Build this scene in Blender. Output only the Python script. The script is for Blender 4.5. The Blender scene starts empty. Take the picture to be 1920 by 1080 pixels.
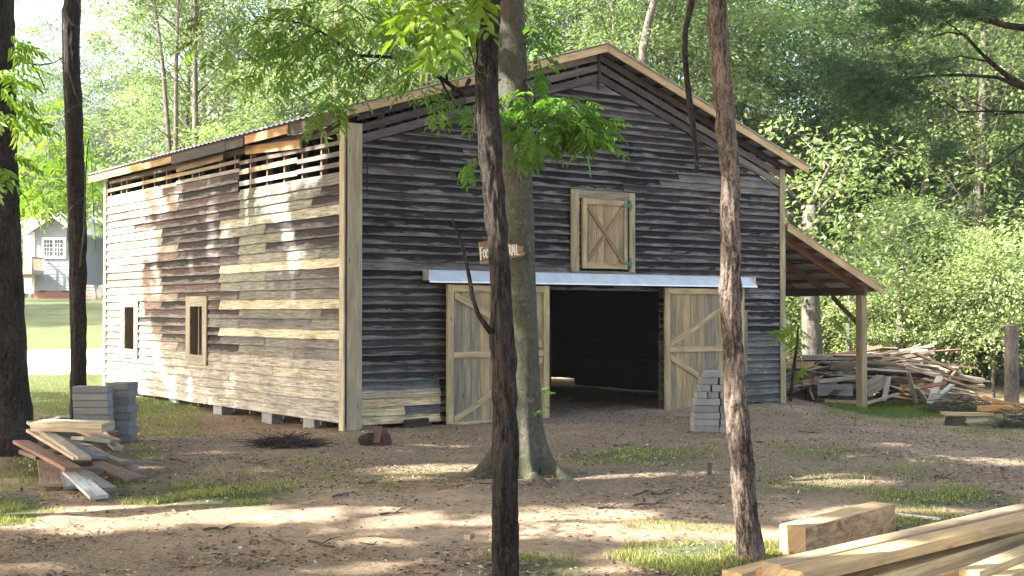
import bpy, math, random
import numpy as np
from mathutils import Vector, Matrix, noise
SC = bpy.context.scene
COL = SC.collection
R = math.radians
# ------------------------------------------------------------------ camera, world, sun
F = 2400.0; EYE = 1.7; PITCH = math.atan(43/2400)
cam_d = bpy.data.cameras.new('camera'); cam = bpy.data.objects.new('camera', cam_d); COL.objects.link(cam)
cam.location = (0, 0, EYE); cam.rotation_euler = (R(90)+PITCH, 0, 0)
cam_d.sensor_width = 36; cam_d.lens = F/1920*36; cam_d.clip_start = .1; cam_d.clip_end = 1500
SC.camera = cam
SUN_EL = 38; SUN_AZ = (-.953, -.303)
SV = Vector((SUN_AZ[0]*math.cos(R(SUN_EL)), SUN_AZ[1]*math.cos(R(SUN_EL)), math.sin(R(SUN_EL)))).normalized()
w = bpy.data.worlds.new('World'); SC.world = w; w.use_nodes = True
wn = w.node_tree.nodes; bg = wn['Background']
sky = wn.new('ShaderNodeTexSky'); sky.sky_type = 'NISHITA'; sky.sun_disc = False
sky.sun_elevation = R(SUN_EL); sky.sun_rotation = math.atan2(SV.x, SV.y)
sky.air_density = 1.0; sky.dust_density = 5.0; sky.ozone_density = .5
tint = wn.new('ShaderNodeMixRGB'); tint.blend_type = 'MULTIPLY'; tint.inputs[0].default_value = 1; tint.inputs[2].default_value = (1, .975, .92, 1)
w.node_tree.links.new(sky.outputs[0], tint.inputs[1]); w.node_tree.links.new(tint.outputs[0], bg.inputs[0]); bg.inputs[1].default_value = .15
sl = bpy.data.lights.new('sun', 'SUN'); sl.energy = 5.0; sl.angle = R(.55); sl.color = (1, .95, .87)
so = bpy.data.objects.new('sun', sl); COL.objects.link(so)
so.rotation_euler = SV.to_track_quat('Z', 'Y').to_euler()
so.location = (-20, -8, 30)
SC.view_settings.view_transform = 'Standard'; SC.view_settings.look = 'None'
SC.view_settings.gamma = 1; SC.view_settings.exposure = 2.5

# ------------------------------------------------------------------ pixel <-> world helpers
CP, SP = math.cos(PITCH), math.sin(PITCH)
def ray(px, py):
    u = (px-960)/F; v = (540-py)/F
    return Vector((u, CP-SP*v, SP+CP*v))
def at(px, py, Y):
    d = ray(px, py); t = Y/d.y
    return Vector((d.x*t, Y, EYE+d.z*t))
def atz(px, py, z):
    d = ray(px, py); t = (z-EYE)/d.z
    return Vector((d.x*t, d.y*t, z))
def proj(p):
    x, y, z = p[0], p[1], p[2]-EYE
    dep = y*CP+z*SP; up = -y*SP+z*CP
    return 960+F*x/dep, 540-F*up/dep
def mpx(Y): return Y/F
# ------------------------------------------------------------------ ground height
def sstep(a, b, x):
    t = min(1, max(0, (x-a)/(b-a))); return t*t*(3-2*t)
def gh(x, y):
    z = 0.0
    l = sstep(-3, -9, x+ (y-25)*.0) * sstep(24, 84, y)
    z += 2.5*sstep(22, 86, y)*sstep(2, -12, x+.12*(y-30))
    z -= .30*sstep(4.6, 7.5, x)*sstep(12, 24, y)
    z -= .09*math.exp(-((x+4.2)**2/14+(y-21)**2/16))
    z += .06*noise.noise(Vector((x*.35, y*.35, 1)))
    d = noise.noise(Vector((x*1.7, y*1.7, 5)))
    z += .022*d
    return z
# ------------------------------------------------------------------ tagging / objects
def tag(o, label=None, cat=None, group=None, kind=None):
    if label: o['label'] = label
    if cat: o['category'] = cat
    if group: o['group'] = group
    if kind: o['kind'] = kind
    return o
def empty(name, loc, rz=0, **k):
    o = bpy.data.objects.new(name, None); COL.objects.link(o); o.empty_display_size = .2
    o.location = loc; o.rotation_euler = (0, 0, rz)
    tag(o, **k); return o
def V(*a): return Vector(a)
class MB:
    def __init__(s, seed=1): s.v = []; s.f = []; s.uv = []; s.c = []; s.rnd = random.Random(seed)
    def face(s, idx, uvs, col): s.f.append(idx); s.uv.append(uvs); s.c.append(col)
    def loft(s, rings, col, closed=True, cap=True, uo=None):
        """rings: lists of points (same count); length runs along u"""
        n = len(rings[0]); b = len(s.v); ou = s.rnd.uniform(0, 50) if uo is None else uo; ov = s.rnd.uniform(0, 50)
        for r in rings: s.v.extend([tuple(p) for p in r])
        per = [0]
        for i in range(n): per.append(per[-1]+(Vector(rings[0][(i+1) % n])-Vector(rings[0][i])).length)
        L = [0]
        for k in range(1, len(rings)): L.append(L[-1]+(Vector(rings[k][0])-Vector(rings[k-1][0])).length)
        m = n if closed else n-1
        for k in range(len(rings)-1):
            for i in range(m):
                j = (i+1) % n
                s.face((b+k*n+i, b+k*n+j, b+(k+1)*n+j, b+(k+1)*n+i),
                       ((ou+L[k], ov+per[i]), (ou+L[k], ov+per[i+1]), (ou+L[k+1], ov+per[i+1]), (ou+L[k+1], ov+per[i])), col)
        if cap and n >= 3:
            for k, rev in ((0, True), (len(rings)-1, False)):
                idx = [b+k*n+i for i in range(n)]
                o = Vector(rings[k][0]); e1 = (Vector(rings[k][1])-o)
                e1 = e1.normalized() if e1.length > 1e-9 else V(1, 0, 0)
                uv = []
                for p in rings[k]:
                    d = Vector(p)-o; a = d.dot(e1); uv.append((ou+17+a, ov+(d-e1*a).length))
                if rev: idx = idx[::-1]; uv = uv[::-1]
                s.face(tuple(idx), tuple(uv), col)
    def bar(s, p0, p1, wv, tv, col, nseg=1, jit=0, bev=.0):
        """beam from p0 to p1; wv, tv full width/thickness vectors"""
        p0, p1, wv, tv = map(Vector, (p0, p1, wv, tv)); rings = []
        w1, t1 = wv*.5, tv*.5
        if (p1-p0).dot(wv.cross(tv)) < 0: w1 = -w1
        for k in range(nseg+1):
            c = p0.lerp(p1, k/nseg)
            j = (lambda: 1+s.rnd.uniform(-jit, jit)) if jit else (lambda: 1)
            o = (w1*s.rnd.uniform(-jit, jit)+t1*s.rnd.uniform(-jit, jit)) if jit else V(0, 0, 0)
            if bev:
                bw = 1-bev/w1.length; bt = 1-bev/t1.length
                pts = [(-1, -bt), (-bw, -1), (bw, -1), (1, -bt), (1, bt), (bw, 1), (-bw, 1), (-1, bt)]
            else: pts = [(-1, -1), (1, -1), (1, 1), (-1, 1)]
            a = j(); rings.append([c+o+w1*x*a+t1*y for x, y in pts])
        s.loft(rings, col)
    def box(s, lo, hi, col):
        c = [(lo[i]+hi[i])/2 for i in range(3)]; d = [hi[i]-lo[i] for i in range(3)]
        ax = max(range(3), key=lambda i: d[i]); o = [i for i in range(3) if i != ax]
        p0 = list(c); p1 = list(c); p0[ax] = lo[ax]; p1[ax] = hi[ax]
        a = [0, 0, 0]; b = [0, 0, 0]; a[o[0]] = d[o[0]]; b[o[1]] = d[o[1]]
        s.bar(p0, p1, a, b, col)
    def tube(s, pts, rad, col, n=8, wob=0):
        pts = [Vector(p) for p in pts]; rings = []; ref = V(.123, .97, .2).normalized()
        for k, p in enumerate(pts):
            d = (pts[min(k+1, len(pts)-1)]-pts[max(k-1, 0)]).normalized()
            a = d.cross(ref)
            if a.length < .05: a = d.cross(V(1, 0, 0))
            a.normalize(); b = d.cross(a).normalized()
            r = rad[k] if hasattr(rad, '__len__') else rad
            rings.append([p+(a*math.cos(2*math.pi*i/n)+b*math.sin(2*math.pi*i/n))*r*(1+(s.rnd.uniform(-wob, wob) if wob else 0)) for i in range(n)])
        s.loft(rings, col)
    def build(s, name, mat, parent=None, origin=None, smooth=False):
        me = bpy.data.meshes.new(name)
        o = Vector(origin) if origin is not None else (Vector(parent.location) if parent is not None and parent.get('_w', 1) else V(0, 0, 0))
        vv = [(a[0]-o.x, a[1]-o.y, a[2]-o.z) for a in s.v]
        me.from_pydata(vv, [], s.f)
        uvl = me.uv_layers.new(name='UVMap')
        flat = [c for f in s.uv for q in f for c in q]
        uvl.data.foreach_set('uv', flat)
        ca = me.color_attributes.new('Col', 'FLOAT_COLOR', 'CORNER')
        cc = []
        for f, c in zip(s.f, s.c):
            if len(c) == 4:
                for al in c[3]: cc.extend((c[0], c[1], c[2], al))
            else: cc.extend((c[0], c[1], c[2], 0.0)*len(f))
        ca.data.foreach_set('color', cc)
        if smooth: me.polygons.foreach_set('use_smooth', [True]*len(me.polygons))
        me.materials.append(mat); me.update()
        ob = bpy.data.objects.new(name, me); COL.objects.link(ob)
        if parent is not None: ob.parent = parent
        elif origin is not None: ob.location = o
        return ob
class SplitMB:
    def __init__(s, seed): s.l = []; s.seed = seed
    def tube(s, *a, **k): m = MB(s.seed+len(s.l)); m.tube(*a, **k); s.l.append(m)
    def build(s, name, mat, parent, smooth=False):
        for m in s.l: m.build(name, mat, parent, smooth=smooth)
def sub_build(mb, name, mat, part, root, smooth=False):
    """sub-part: same frame as its part (whose own location is 0 under the root)"""
    ob = mb.build(name, mat, None, origin=None, smooth=smooth)
    o = Vector(root.location)
    ob.data.transform(Matrix.Translation(-o)); ob.parent = part; return ob
# ------------------------------------------------------------------ materials
class NT:
    def __init__(s, name):
        s.m = bpy.data.materials.new(name); s.m.use_nodes = True; s.t = s.m.node_tree; s.n = s.t.nodes
        s.b = s.n['Principled BSDF']; s.out = s.n['Material Output']
    def add(s, t, **k):
        x = s.n.new('ShaderNode'+t)
        for a, v in k.items(): setattr(x, a, v)
        return x
    def L(s, a, b): s.t.links.new(a, b)
    def coord(s, kind='UV', scale=(1, 1, 1)):
        tc = s.add('TexCoord'); mp = s.add('Mapping'); mp.inputs['Scale'].default_value = scale
        s.L(tc.outputs[kind], mp.inputs[0]); return mp.outputs[0]
    def noise(s, vec, scale, detail=6, rough=.6, dist=0):
        n = s.add('TexNoise'); n.inputs['Scale'].default_value = scale; n.inputs['Detail'].default_value = detail
        n.inputs['Roughness'].default_value = rough; n.inputs['Distortion'].default_value = dist
        s.L(vec, n.inputs['Vector']); return n.outputs['Fac']
    def ramp(s, fac, stops):
        r = s.add('ValToRGB'); e = r.color_ramp.elements
        while len(e) < len(stops): e.new(.5)
        for x, (p, c) in zip(e, stops):
            x.position = p; x.color = (c, c, c, 1) if not hasattr(c, '__len__') else (*c, 1)
        s.L(fac, r.inputs[0]); return r.outputs[0]
    def mix(s, a, b, fac, mode='MIX'):
        m = s.add('MixRGB', blend_type=mode)
        for i, v in ((0, fac), (1, a), (2, b)):
            if isinstance(v, (int, float)): m.inputs[i].default_value = v
            elif isinstance(v, tuple): m.inputs[i].default_value = (*v, 1)
            else: s.L(v, m.inputs[i])
        return m.outputs[0]
    def bump(s, h, dist=.01, strength=1, nrm=None):
        b = s.add('Bump'); b.inputs['Distance'].default_value = dist; b.inputs['Strength'].default_value = strength
        s.L(h, b.inputs['Height'])
        if nrm is not None: s.L(nrm, b.inputs['Normal'])
        return b.outputs[0]
    def attr(s, name='Col'):
        a = s.add('Attribute'); a.attribute_name = name; return a.outputs['Color']
    def fin(s, col, rough=.8, nrm=None, spec=.3, metal=0):
        if isinstance(col, tuple): s.b.inputs['Base Color'].default_value = (*col, 1)
        else: s.L(col, s.b.inputs['Base Color'])
        s.b.inputs['Roughness'].default_value = rough; s.b.inputs['Specular IOR Level'].default_value = spec
        s.b.inputs['Metallic'].default_value = metal
        if nrm is not None: s.L(nrm, s.b.inputs['Normal'])
        return s.m
def m_wood(name, lo=.55, hi=1.3, knots=True, bump=.004, dirt=.35):
    t = NT(name); uv = t.coord('UV', (1.2, 26, 1)); uv2 = t.coord('UV', (1, 1, 1))
    g = t.noise(uv, 2.2, 8, .65, .6); g1 = t.ramp(g, [(.3, lo), (.7, hi)])
    c = t.mix(t.attr(), g1, 1, 'MULTIPLY')
    big = t.noise(t.coord('UV', (.8, 5, 1)), 1.6, 4, .6); c = t.mix(c, t.ramp(big, [(.35, 1-dirt), (.65, 1.15)]), 1, 'MULTIPLY')
    if knots:
        vo = t.add('TexVoronoi'); vo.inputs['Scale'].default_value = 1.0; t.L(t.coord('UV', (2.2, 7, 1)), vo.inputs['Vector'])
        k = t.ramp(vo.outputs['Distance'], [(.05, .35), (.13, 1.0)]); c = t.mix(c, k, .8, 'MULTIPLY')
    fine = t.noise(uv, 9, 4, .7)
    return t.fin(c, .78, t.bump(t.mix(g, fine, .4), bump, .9), .25)
def m_siding(name, stain=(.10, .040, .026)):
    """old horizontal boards: dark coat worn off in long streaks, most along the lower edge (Col alpha)"""
    t = NT(name); uv = t.coord('UV', (1, 9, 1)); ob = t.coord('Object')
    a = t.noise(uv, 1.5, 9, .70, .7)
    b = t.noise(t.coord('UV', (1.6, 24, 1)), 1.7, 8, .8, .3)
    at_ = t.add('Attribute'); at_.attribute_name = 'Col'; c0 = at_.outputs['Color']
    wsum = t.add('Math', operation='MULTIPLY_ADD'); t.L(at_.outputs['Alpha'], wsum.inputs[0]); wsum.inputs[1].default_value = .44; t.L(a, wsum.inputs[2])
    big = t.noise(t.coord('Object', (.6, .6, 1.1)), 1.3, 5, .6)
    ws2 = t.add('Math', operation='MULTIPLY_ADD'); t.L(big, ws2.inputs[0]); ws2.inputs[1].default_value = .30; t.L(wsum.outputs[0], ws2.inputs[2])
    wear = t.ramp(ws2.outputs[0], [(.93, 0.), (1.17, .85)])
    fin_ = t.ramp(b, [(.36, .25), (.60, 1.4)])
    worn = t.mix(c0, (.17, .158, .150), wear)
    worn = t.mix(c0, worn, 1, 'LIGHTEN')
    c = t.mix(worn, fin_, 1, 'MULTIPLY')
    v = t.noise(t.coord('Object', (1.3, 1.3, .22)), 1.1, 4, .6)
    c = t.mix(c, stain, t.ramp(v, [(.60, 0.), (.70, .35)]))
    d = t.noise(ob, .9, 5, .65); c = t.mix(c, t.ramp(d, [(.3, .6), (.62, 1.2)]), 1, 'MULTIPLY')
    h = t.mix(a, b, .6)
    return t.fin(c, .8, t.bump(h, .010, 1.0), .2)
def m_bark(name, dark, light, sc=1.0, depth=.012, smooth=False):
    t = NT(name); o = t.coord('Object', (1, 1, .30 if not smooth else .6))
    wv = t.noise(t.coord('Object', (1, 1, .45)), 5*sc, 5, .6)
    a = t.noise(o, 42*sc, 8, .72, .9); b = t.noise(t.coord('Object', (1, 1, .5)), 3.5, 5, .6); f = t.noise(t.coord('Object', (1, 1, .6)), 120*sc, 5, .75)
    m_ = t.mix(a, f, .35); m_ = t.mix(m_, wv, .22)
    cr = t.mix(dark, light, t.ramp(m_, [(.44, 0.), (.58, 1.)]))
    cr = t.mix(cr, t.ramp(b, [(.3, .65), (.7, 1.25)]), 1, 'MULTIPLY')
    if smooth:
        l = t.noise(t.coord('Object'), 2.2, 6, .7); cr = t.mix(cr, (.055, .062, .033), t.ramp(l, [(.45, 0.), (.6, .75)]))
        l2 = t.noise(t.coord('Object'), 7, 5, .7); cr = t.mix(cr, (.19, .185, .155), t.ramp(l2, [(.6, 0.), (.68, .6)]))
        l3 = t.noise(t.coord('Object', (1, 1, 2)), 16, 3, .6); cr = t.mix(cr, (.03, .03, .025), t.ramp(l3, [(.62, 0.), (.68, .85)]))
    return t.fin(cr, .9, t.bump(m_, depth, 1.), .2)
def m_leaf(name, trans=.45, tcol=(1.4, 1.7, .6)):
    t = NT(name); c = t.attr(); oi = t.add('ObjectInfo')
    hv = t.add('HueSaturation'); t.L(c, hv.inputs['Color'])
    mr = t.add('MapRange'); t.L(oi.outputs['Random'], mr.inputs[0]); mr.inputs[3].default_value = .7; mr.inputs[4].default_value = 1.5
    t.L(mr.outputs[0], hv.inputs['Value']); c = hv.outputs[0]
    t.fin(c, .5, None, .35)
    tr = t.add('BsdfTranslucent'); t.L(t.mix(c, tcol, 1, 'MULTIPLY'), tr.inputs[0])
    mx = t.add('MixShader'); mx.inputs[0].default_value = trans
    t.L(t.b.outputs[0], mx.inputs[1]); t.L(tr.outputs[0], mx.inputs[2]); t.L(mx.outputs[0], t.out.inputs[0])
    return t.m
def m_plain(name, col, rough=.6, nz=.25, sc=12, bump=.0, metal=0, spec=.4):
    t = NT(name); o = t.coord('Object'); a = t.noise(o, sc, 6, .65)
    c = t.mix(col, t.ramp(a, [(.3, 1-nz), (.7, 1+nz)]), 1, 'MULTIPLY')
    return t.fin(c, rough, t.bump(a, bump, 1) if bump else None, spec, metal)
def m_attr(name, rough=.85, nz=.3, sc=20, bump=.003):
    t = NT(name); o = t.coord('Object'); a = t.noise(o, sc, 6, .7)
    c = t.mix(t.attr(), t.ramp(a, [(.3, 1-nz), (.7, 1+nz)]), 1, 'MULTIPLY')
    return t.fin(c, rough, t.bump(a, bump, 1), .25)
def m_ground():
    t = NT('ground_soil'); o = t.coord('Object'); base = t.attr()      # zones: r = lawn, g = path dirt, b = litter
    sep = t.add('SeparateColor'); t.L(base, sep.inputs[0])
    n1 = t.noise(o, 1.3, 8, .62); n2 = t.noise(o, 9, 8, .7); n3 = t.noise(o, 60, 5, .75)
    st = t.noise(t.coord('Object', (1, 2.2, 1)), 22, 6, .75, 1.2)
    soil = t.mix((.26, .185, .125), (.48, .36, .25), t.ramp(n2, [(.35, 0.), (.65, 1.)]))
    mulch = t.mix((.11, .08, .056), (.38, .285, .19), t.ramp(st, [(.40, 0.), (.62, 1.)]))
    c = t.mix(soil, mulch, t.ramp(t.mix(sep.outputs[2], n1, .45), [(.36, 0.), (.56, 1.)]))
    straw = t.ramp(st, [(.56, 0.), (.68, .7)]); c = t.mix(c, (.42, .33, .21), straw)
    red = t.ramp(t.noise(t.coord('Object', (1, 1, 1)), .55, 5, .6), [(.56, 0.), (.68, .5)]); c = t.mix(c, (.30, .155, .07), red)
    g = t.ramp(t.mix(sep.outputs[0], st, .45), [(.40, 0.), (.70, .9)])
    grass = t.mix((.045, .068, .028), (.11, .145, .055), t.ramp(n3, [(.35, 0.), (.65, 1.)]))
    c = t.mix(c, grass, g)
    pathc = t.mix((.46, .39, .29), (.60, .52, .40), n2); c = t.mix(c, pathc, t.ramp(t.mix(sep.outputs[1], n2, .2), [(.4, 0.), (.6, 1.)]))
    n4 = t.noise(t.coord('Object', (1, 1.6, 1)), 38, 7, .8, 1.0)
    c = t.mix(c, t.ramp(n4, [(.38, .62), (.50, 1.0), (.62, 1.25)]), 1, 'MULTIPLY')
    h = t.mix(n2, n3, .5); h = t.mix(h, st, .4); h = t.mix(h, n4, .4)
    return t.fin(c, .95, t.bump(h, .035, 1.), .15)
M = {}
M['ground'] = m_ground()
M['wood_new'] = m_wood('sawn_wood', .62, 1.25, True, .003, .25)
M['wood_old'] = m_wood('old_wood', .6, 1.35, True, .005, .35)
M['siding'] = m_siding('worn_siding')
M['bark_dark'] = m_bark('furrowed_bark', (.006, .005, .0045), (.066, .053, .044), 1.0, .03)
M['bark_mid'] = m_bark('rough_bark', (.018, .013, .010), (.24, .19, .155), .8, .03)
M['bark_grey'] = m_bark('smooth_bark', (.045, .043, .035), (.115, .108, .088), .5, .008, True)
M['leaf'] = m_leaf('leaf_green'); M['leaf_far'] = m_leaf('leaf_far', .5, (1.25, 1.5, .9))
M['needle'] = m_leaf('needle_green', .15)
M['block'] = m_plain('concrete_block', (.20, .21, .22), .9, .3, 40, .003)
M['metal'] = m_plain('galvanised_sheet', (.62, .62, .60), .45, .12, 5, 0, .55, .5)
M['dark'] = m_plain('dark_opening', (.01, .01, .01), .9, .1)
M['glass'] = m_plain('window_glass', (.06, .075, .085), .12, .2, 3, 0, 0, .6)
M['post'] = m_bark('weathered_post', (.07, .06, .05), (.20, .175, .145), .8, .008)
M['hinge'] = m_plain('green_hinge', (.05, .12, .09), .5, .3, 60)
M['attr'] = m_attr('mixed_matter')
M['litter'] = m_attr('litter_bits', .9, .2, 30, 0)
# ================================================================== GROUND
def build_ground():
    def axis(segs):
        out = []
        for a, b, st in segs:
            n = max(1, int(round((b-a)/st))); out += [a+(b-a)*i/n for i in range(n)]
        return out+[segs[-1][1]]
    xs = axis([(-700, -120, 60), (-120, -40, 8), (-40, -14, 1.2), (-14, -9, .3), (-9, 9.5, .085), (9.5, 14, .3), (14, 45, 1.3), (45, 120, 8), (120, 700, 60)])
    ys = axis([(-300, -20, 40), (-20, 4, 2), (4, 6, .2), (6, 27, .085), (27, 40, .3), (40, 120, 1.6), (120, 300, 20), (300, 900, 100)])
    nx, ny = len(xs), len(ys); vs = []; zone = []
    for y in ys:
        for x in xs:
            z = gh(x, y)
            if -9 < x < 9.5 and 6 < y < 27:
                z += .022*noise.noise(Vector((x*1.1, y*3.2, 31)))+.012*noise.noise(Vector((x*6, y*6, 2)))+.006*noise.noise(Vector((x*17, y*17, 8)))
            vs.append((x, y, z))
            px, py = proj((x, y, z)) if y > 3 else (960, 1500)
            lawn = 0; path = 0; lit = .5+.5*noise.noise(Vector((x*.5, y*.5, 3)))
            if x < -3:
                k = sstep(19, 23, y)*sstep(-4.5, -6.5, x); lawn = max(lawn, k)
                pd = abs(y-(37+.1*x)); path = sstep(5.5, 3.5, pd)*k
            # patches of grass in the yard
            gp = noise.noise(Vector((x*.55+7, y*.9, 11)))
            for (qx, qy, rx, ry, s) in GRASS:
                d = ((px-qx)/rx)**2+((py-qy)/ry)**2
                if d < 1.6: lawn = max(lawn, s*(1-d/1.6)+.25*gp)
            if x > 6.2 and y > 24: lawn = max(lawn, .45)
            if 7 < y < 27 and -9 < x < 12: lawn = max(lawn, .1+.45*gp)
            # trodden, dry track across the yard
            tr = math.exp(-((py-985-.02*(px-900))/45)**2)*(.7+.3*noise.noise(Vector((x*.7, y*.7, 21))))
            lit = lit*.8+.12-.42*tr
            if 780 < py < 905 and px > 0: lit += .18
            if y > 30 and x > 2: lit = .85; lawn *= .6
            zone.append((max(0, min(1, lawn)), max(0, min(1, path)), max(0, min(1, lit)), 1))
    f = [(j*nx+i, j*nx+i+1, (j+1)*nx+i+1, (j+1)*nx+i) for j in range(ny-1) for i in range(nx-1)]
    me = bpy.data.meshes.new('ground'); me.from_pydata(vs, [], f)
    ca = me.color_attributes.new('Col', 'FLOAT_COLOR', 'POINT'); ca.data.foreach_set('color', [c for q in zone for c in q])
    me.polygons.foreach_set('use_smooth', [True]*len(f)); me.materials.append(M['ground']); me.update()
    ob = bpy.data.objects.new('ground', me); COL.objects.link(ob); tag(ob, kind='structure')
GRASS = [(380, 925, 190, 32, .95), (20, 955, 80, 35, .9), (1200, 855, 170, 22, .75), (1540, 850, 120, 18, .6), (1500, 905, 150, 22, .6),
         (1330, 1045, 170, 38, .95), (1000, 1070, 130, 22, .95), (1700, 770, 170, 16, 1.1), (1780, 935, 160, 28, .85), (1330, 985, 150, 14, .5),
         (300, 770, 80, 22, .8), (60, 880, 60, 30, .8), (590, 880, 120, 22, .4), (1700, 985, 110, 22, .8), (720, 905, 130, 24, .5), (260, 850, 60, 25, .6), (1690, 885, 120, 16, .5), (1860, 800, 90, 25, .6)]
build_ground()

# ================================================================== BARN
C0 = V(-2.411, 18.55, 0); U = V(.8059, .5920, 0).normalized(); W_ = V(-.5953, .8035, 0); W_ = V(-U.y, U.x, 0)
NF = -W_                       # outward normal of the front wall (to the camera)
NL = -U                        # outward normal of the left wall
BW, BL = 9.25, 10.3
URIDGE, ZR = 4.75, 6.02; SL_L, SL_R = .308, .343
def B(u, s, z): return C0+U*u+W_*s+V(0, 0, z)
def zroof(u): return ZR-(URIDGE-u)*SL_L if u < URIDGE else ZR-(u-URIDGE)*SL_R
barn = empty('barn', C0.copy(), label='big old timber barn with dark weathered boards and open front doors behind the trees', cat='barn')
rb = random.Random(11)
NEW = (.54, .47, .335); NEW2 = (.36, .335, .28); PALE = (.31, .295, .26); GREEN = (.20, .20, .165); GREY = (.145, .138, .128)
DARK = (.026, .021, .018); BROWN = (.048, .030, .025); CHAR = (.013, .011, .010)
def vary(c, a=.18):
    k = 1+rb.uniform(-a, a); return (c[0]*k, c[1]*k*(1+rb.uniform(-.03, .03)), c[2]*k*(1+rb.uniform(-.05, .05)))
def clap(mb, P, nrm, u0, u1, z0, z1, col, ut0=None, ut1=None, seg=.35, off=.022, th=.026, wav=.006, warp=.0):
    """one lapped board; P(u) gives the wall point at height 0; bottom edge stands out"""
    ut0 = u0 if ut0 is None else ut0; ut1 = u1 if ut1 is None else ut1
    n = max(1, int((u1-u0)/seg)); rings = []
    tilt = rb.uniform(-.006, .006); ph = rb.uniform(0, 99)
    for k in range(n+1):
        t = k/n; ub = u0+(u1-u0)*t; ut = ut0+(ut1-ut0)*t
        zb = z0+tilt*(t-.5)*2+wav*noise.noise(V(ub*1.7, ph, 0))*2+rb.uniform(-.0025, .0025)
        o = off+th+.010*(noise.noise(V(ub*1.3, ph, 4))+.3)+rb.uniform(-.002, .003)+warp*(1 if k in (0, n) else 0)
        rings.append([P(ub)+nrm*(o-th)+V(0, 0, zb), P(ub)+nrm*o+V(0, 0, zb+.002),
                      P(ut)+nrm*.014+V(0, 0, z1+.018), P(ut)+nrm*.001+V(0, 0, z1+.018)])
    f0 = len(mb.f); mb.loft(rings, col, uo=rb.uniform(0, 60))
    nb = len(mb.v)-4*len(rings)
    for q in range(f0, len(mb.f)):     # wear weight: 1 at the lower edge, 0 at the top
        mb.c[q] = (*col[:3], tuple(1.0 if (i-nb) % 4 in (0, 1) else 0.0 for i in mb.f[q]))
def pieces(u0, u1, joints=None, lo=1.6, hi=4.2):
    if joints is None:
        cuts = [u0]; x = u0
        while True:
            x += rb.uniform(lo, hi)
            if x > u1-.7: break
            cuts.append(x)
        cuts.append(u1)
    else: cuts = [u0]+[j for j in sorted(joints) if u0+.2 < j < u1-.2]+[u1]
    return [(a+.002, b-.002) for a, b in zip(cuts, cuts[1:])]
# ---- front wall
RK = .50                       # depth of the slatted band under the roof
def urange(z):                 # where the siding ends at height z under the rake
    zl = z+RK
    a = .17; b = BW-.05
    if zl > zroof(a): a = URIDGE-(ZR-zl)/SL_L
    if zl > zroof(b): b = URIDGE+(ZR-zl)/SL_R
    return a, b
front = MB(3); z = .03; h = .127; row = 0
Pf = lambda u: C0+U*u
while z < ZR-RK:
    hh = h*rb.uniform(.93, 1.07); zt = z+hh
    a, b = urange(z); a1, b1 = urange(zt) if zt < ZR-RK else (URIDGE, URIDGE)
    if b-a < .1: break
    blocks = []
    if zt < 2.14: blocks = [(a, 3.56, a1, 3.56), (6.13, b, 6.13, b1)]
    else: blocks = [(a, b, a1, b1)]
    for (x0, x1, y0, y1) in blocks:
        if x0 < 1 and row < 4: ps = pieces(x0, x1, [1.62] if row != 1 else [.98, 1.62])
        elif row % 9 == 4: ps = pieces(x0, x1, [1.6, 3.9, 6.6])
        else: ps = pieces(x0, x1)
        for i, (p, q) in enumerate(ps):
            c = vary(rb.choice([DARK, CHAR, CHAR, DARK, (.045, .039, .035)]), .3)
            if rb.random() < .05: c = vary(GREY, .3)
            if p < 1.5 and x0 < 1 and q < 2:
                if row in (0, 2): c = vary((.60, .47, .29), .08)
                if row == 1: c = vary((.66, .54, .33), .06) if i == 0 else vary((.09, .09, .10))
                if row == 3: c = vary((.42, .35, .25), .1)
                if row in (4, 5): c = vary((.07, .085, .088))
            if p > 6 and z < 1.25: c = vary((.11, .108, .105) if row % 3 else (.075, .072, .072), .25)
            pt0 = y0 if i == 0 else p; pt1 = y1 if i == len(ps)-1 else q
            clap(front, Pf, NF, p, q, z, zt, c, max(pt0, p) if y0 >= x0 else p, min(pt1, q), seg=.28,
                 wav=.0045, warp=rb.choice([0, 0, .006, .014]))
    z = zt; row += 1
fw = front.build('front_wall', M['siding'], barn); tag(fw, 'dark charcoal gable wall of narrow lapped boards')
# rake boards under the roof (three per side with dark gaps)
rk = MB(4)
for (d0, d1) in ((.02, .13), (.185, .30), (.345, .47)):
    dm = (d0+d1)/2; dh = d1-d0
    for (ua, ub) in ((.16, URIDGE-.02), (URIDGE+.02, BW-.06)):
        for (p, q) in pieces(ua, ub, None, 1.8, 3.4):
            rk.bar(B(p, -.045, zroof(p)-dm+rb.uniform(-.01, .01)), B(q, -.045, zroof(q)-dm+rb.uniform(-.01, .01)), V(0, 0, dh), NF*.022, vary(rb.choice([(.10, .088, .082), (.06, .052, .05), (.15, .13, .115)]), .2), 6, .02)
o_rk = rk.build('gable_slats', M['wood_old'], barn); tag(o_rk, 'grey slats running up under the gable roof with dark gaps')
st = MB(5)
for k in range(1, 15):
    u = k*.62
    st.bar(B(u, .05, 2.4 if 3.4 < u < 6.3 else .0), B(u, .05, zroof(u)-.1), U*.05, W_*.09, vary((.09, .07, .055)))
st.bar(B(URIDGE, -.062, ZR-.62), B(URIDGE, -.062, ZR-.04), U*.045, W_*.02, (.05, .043, .042))
st.build('studs', M['wood_old'], barn)
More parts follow.
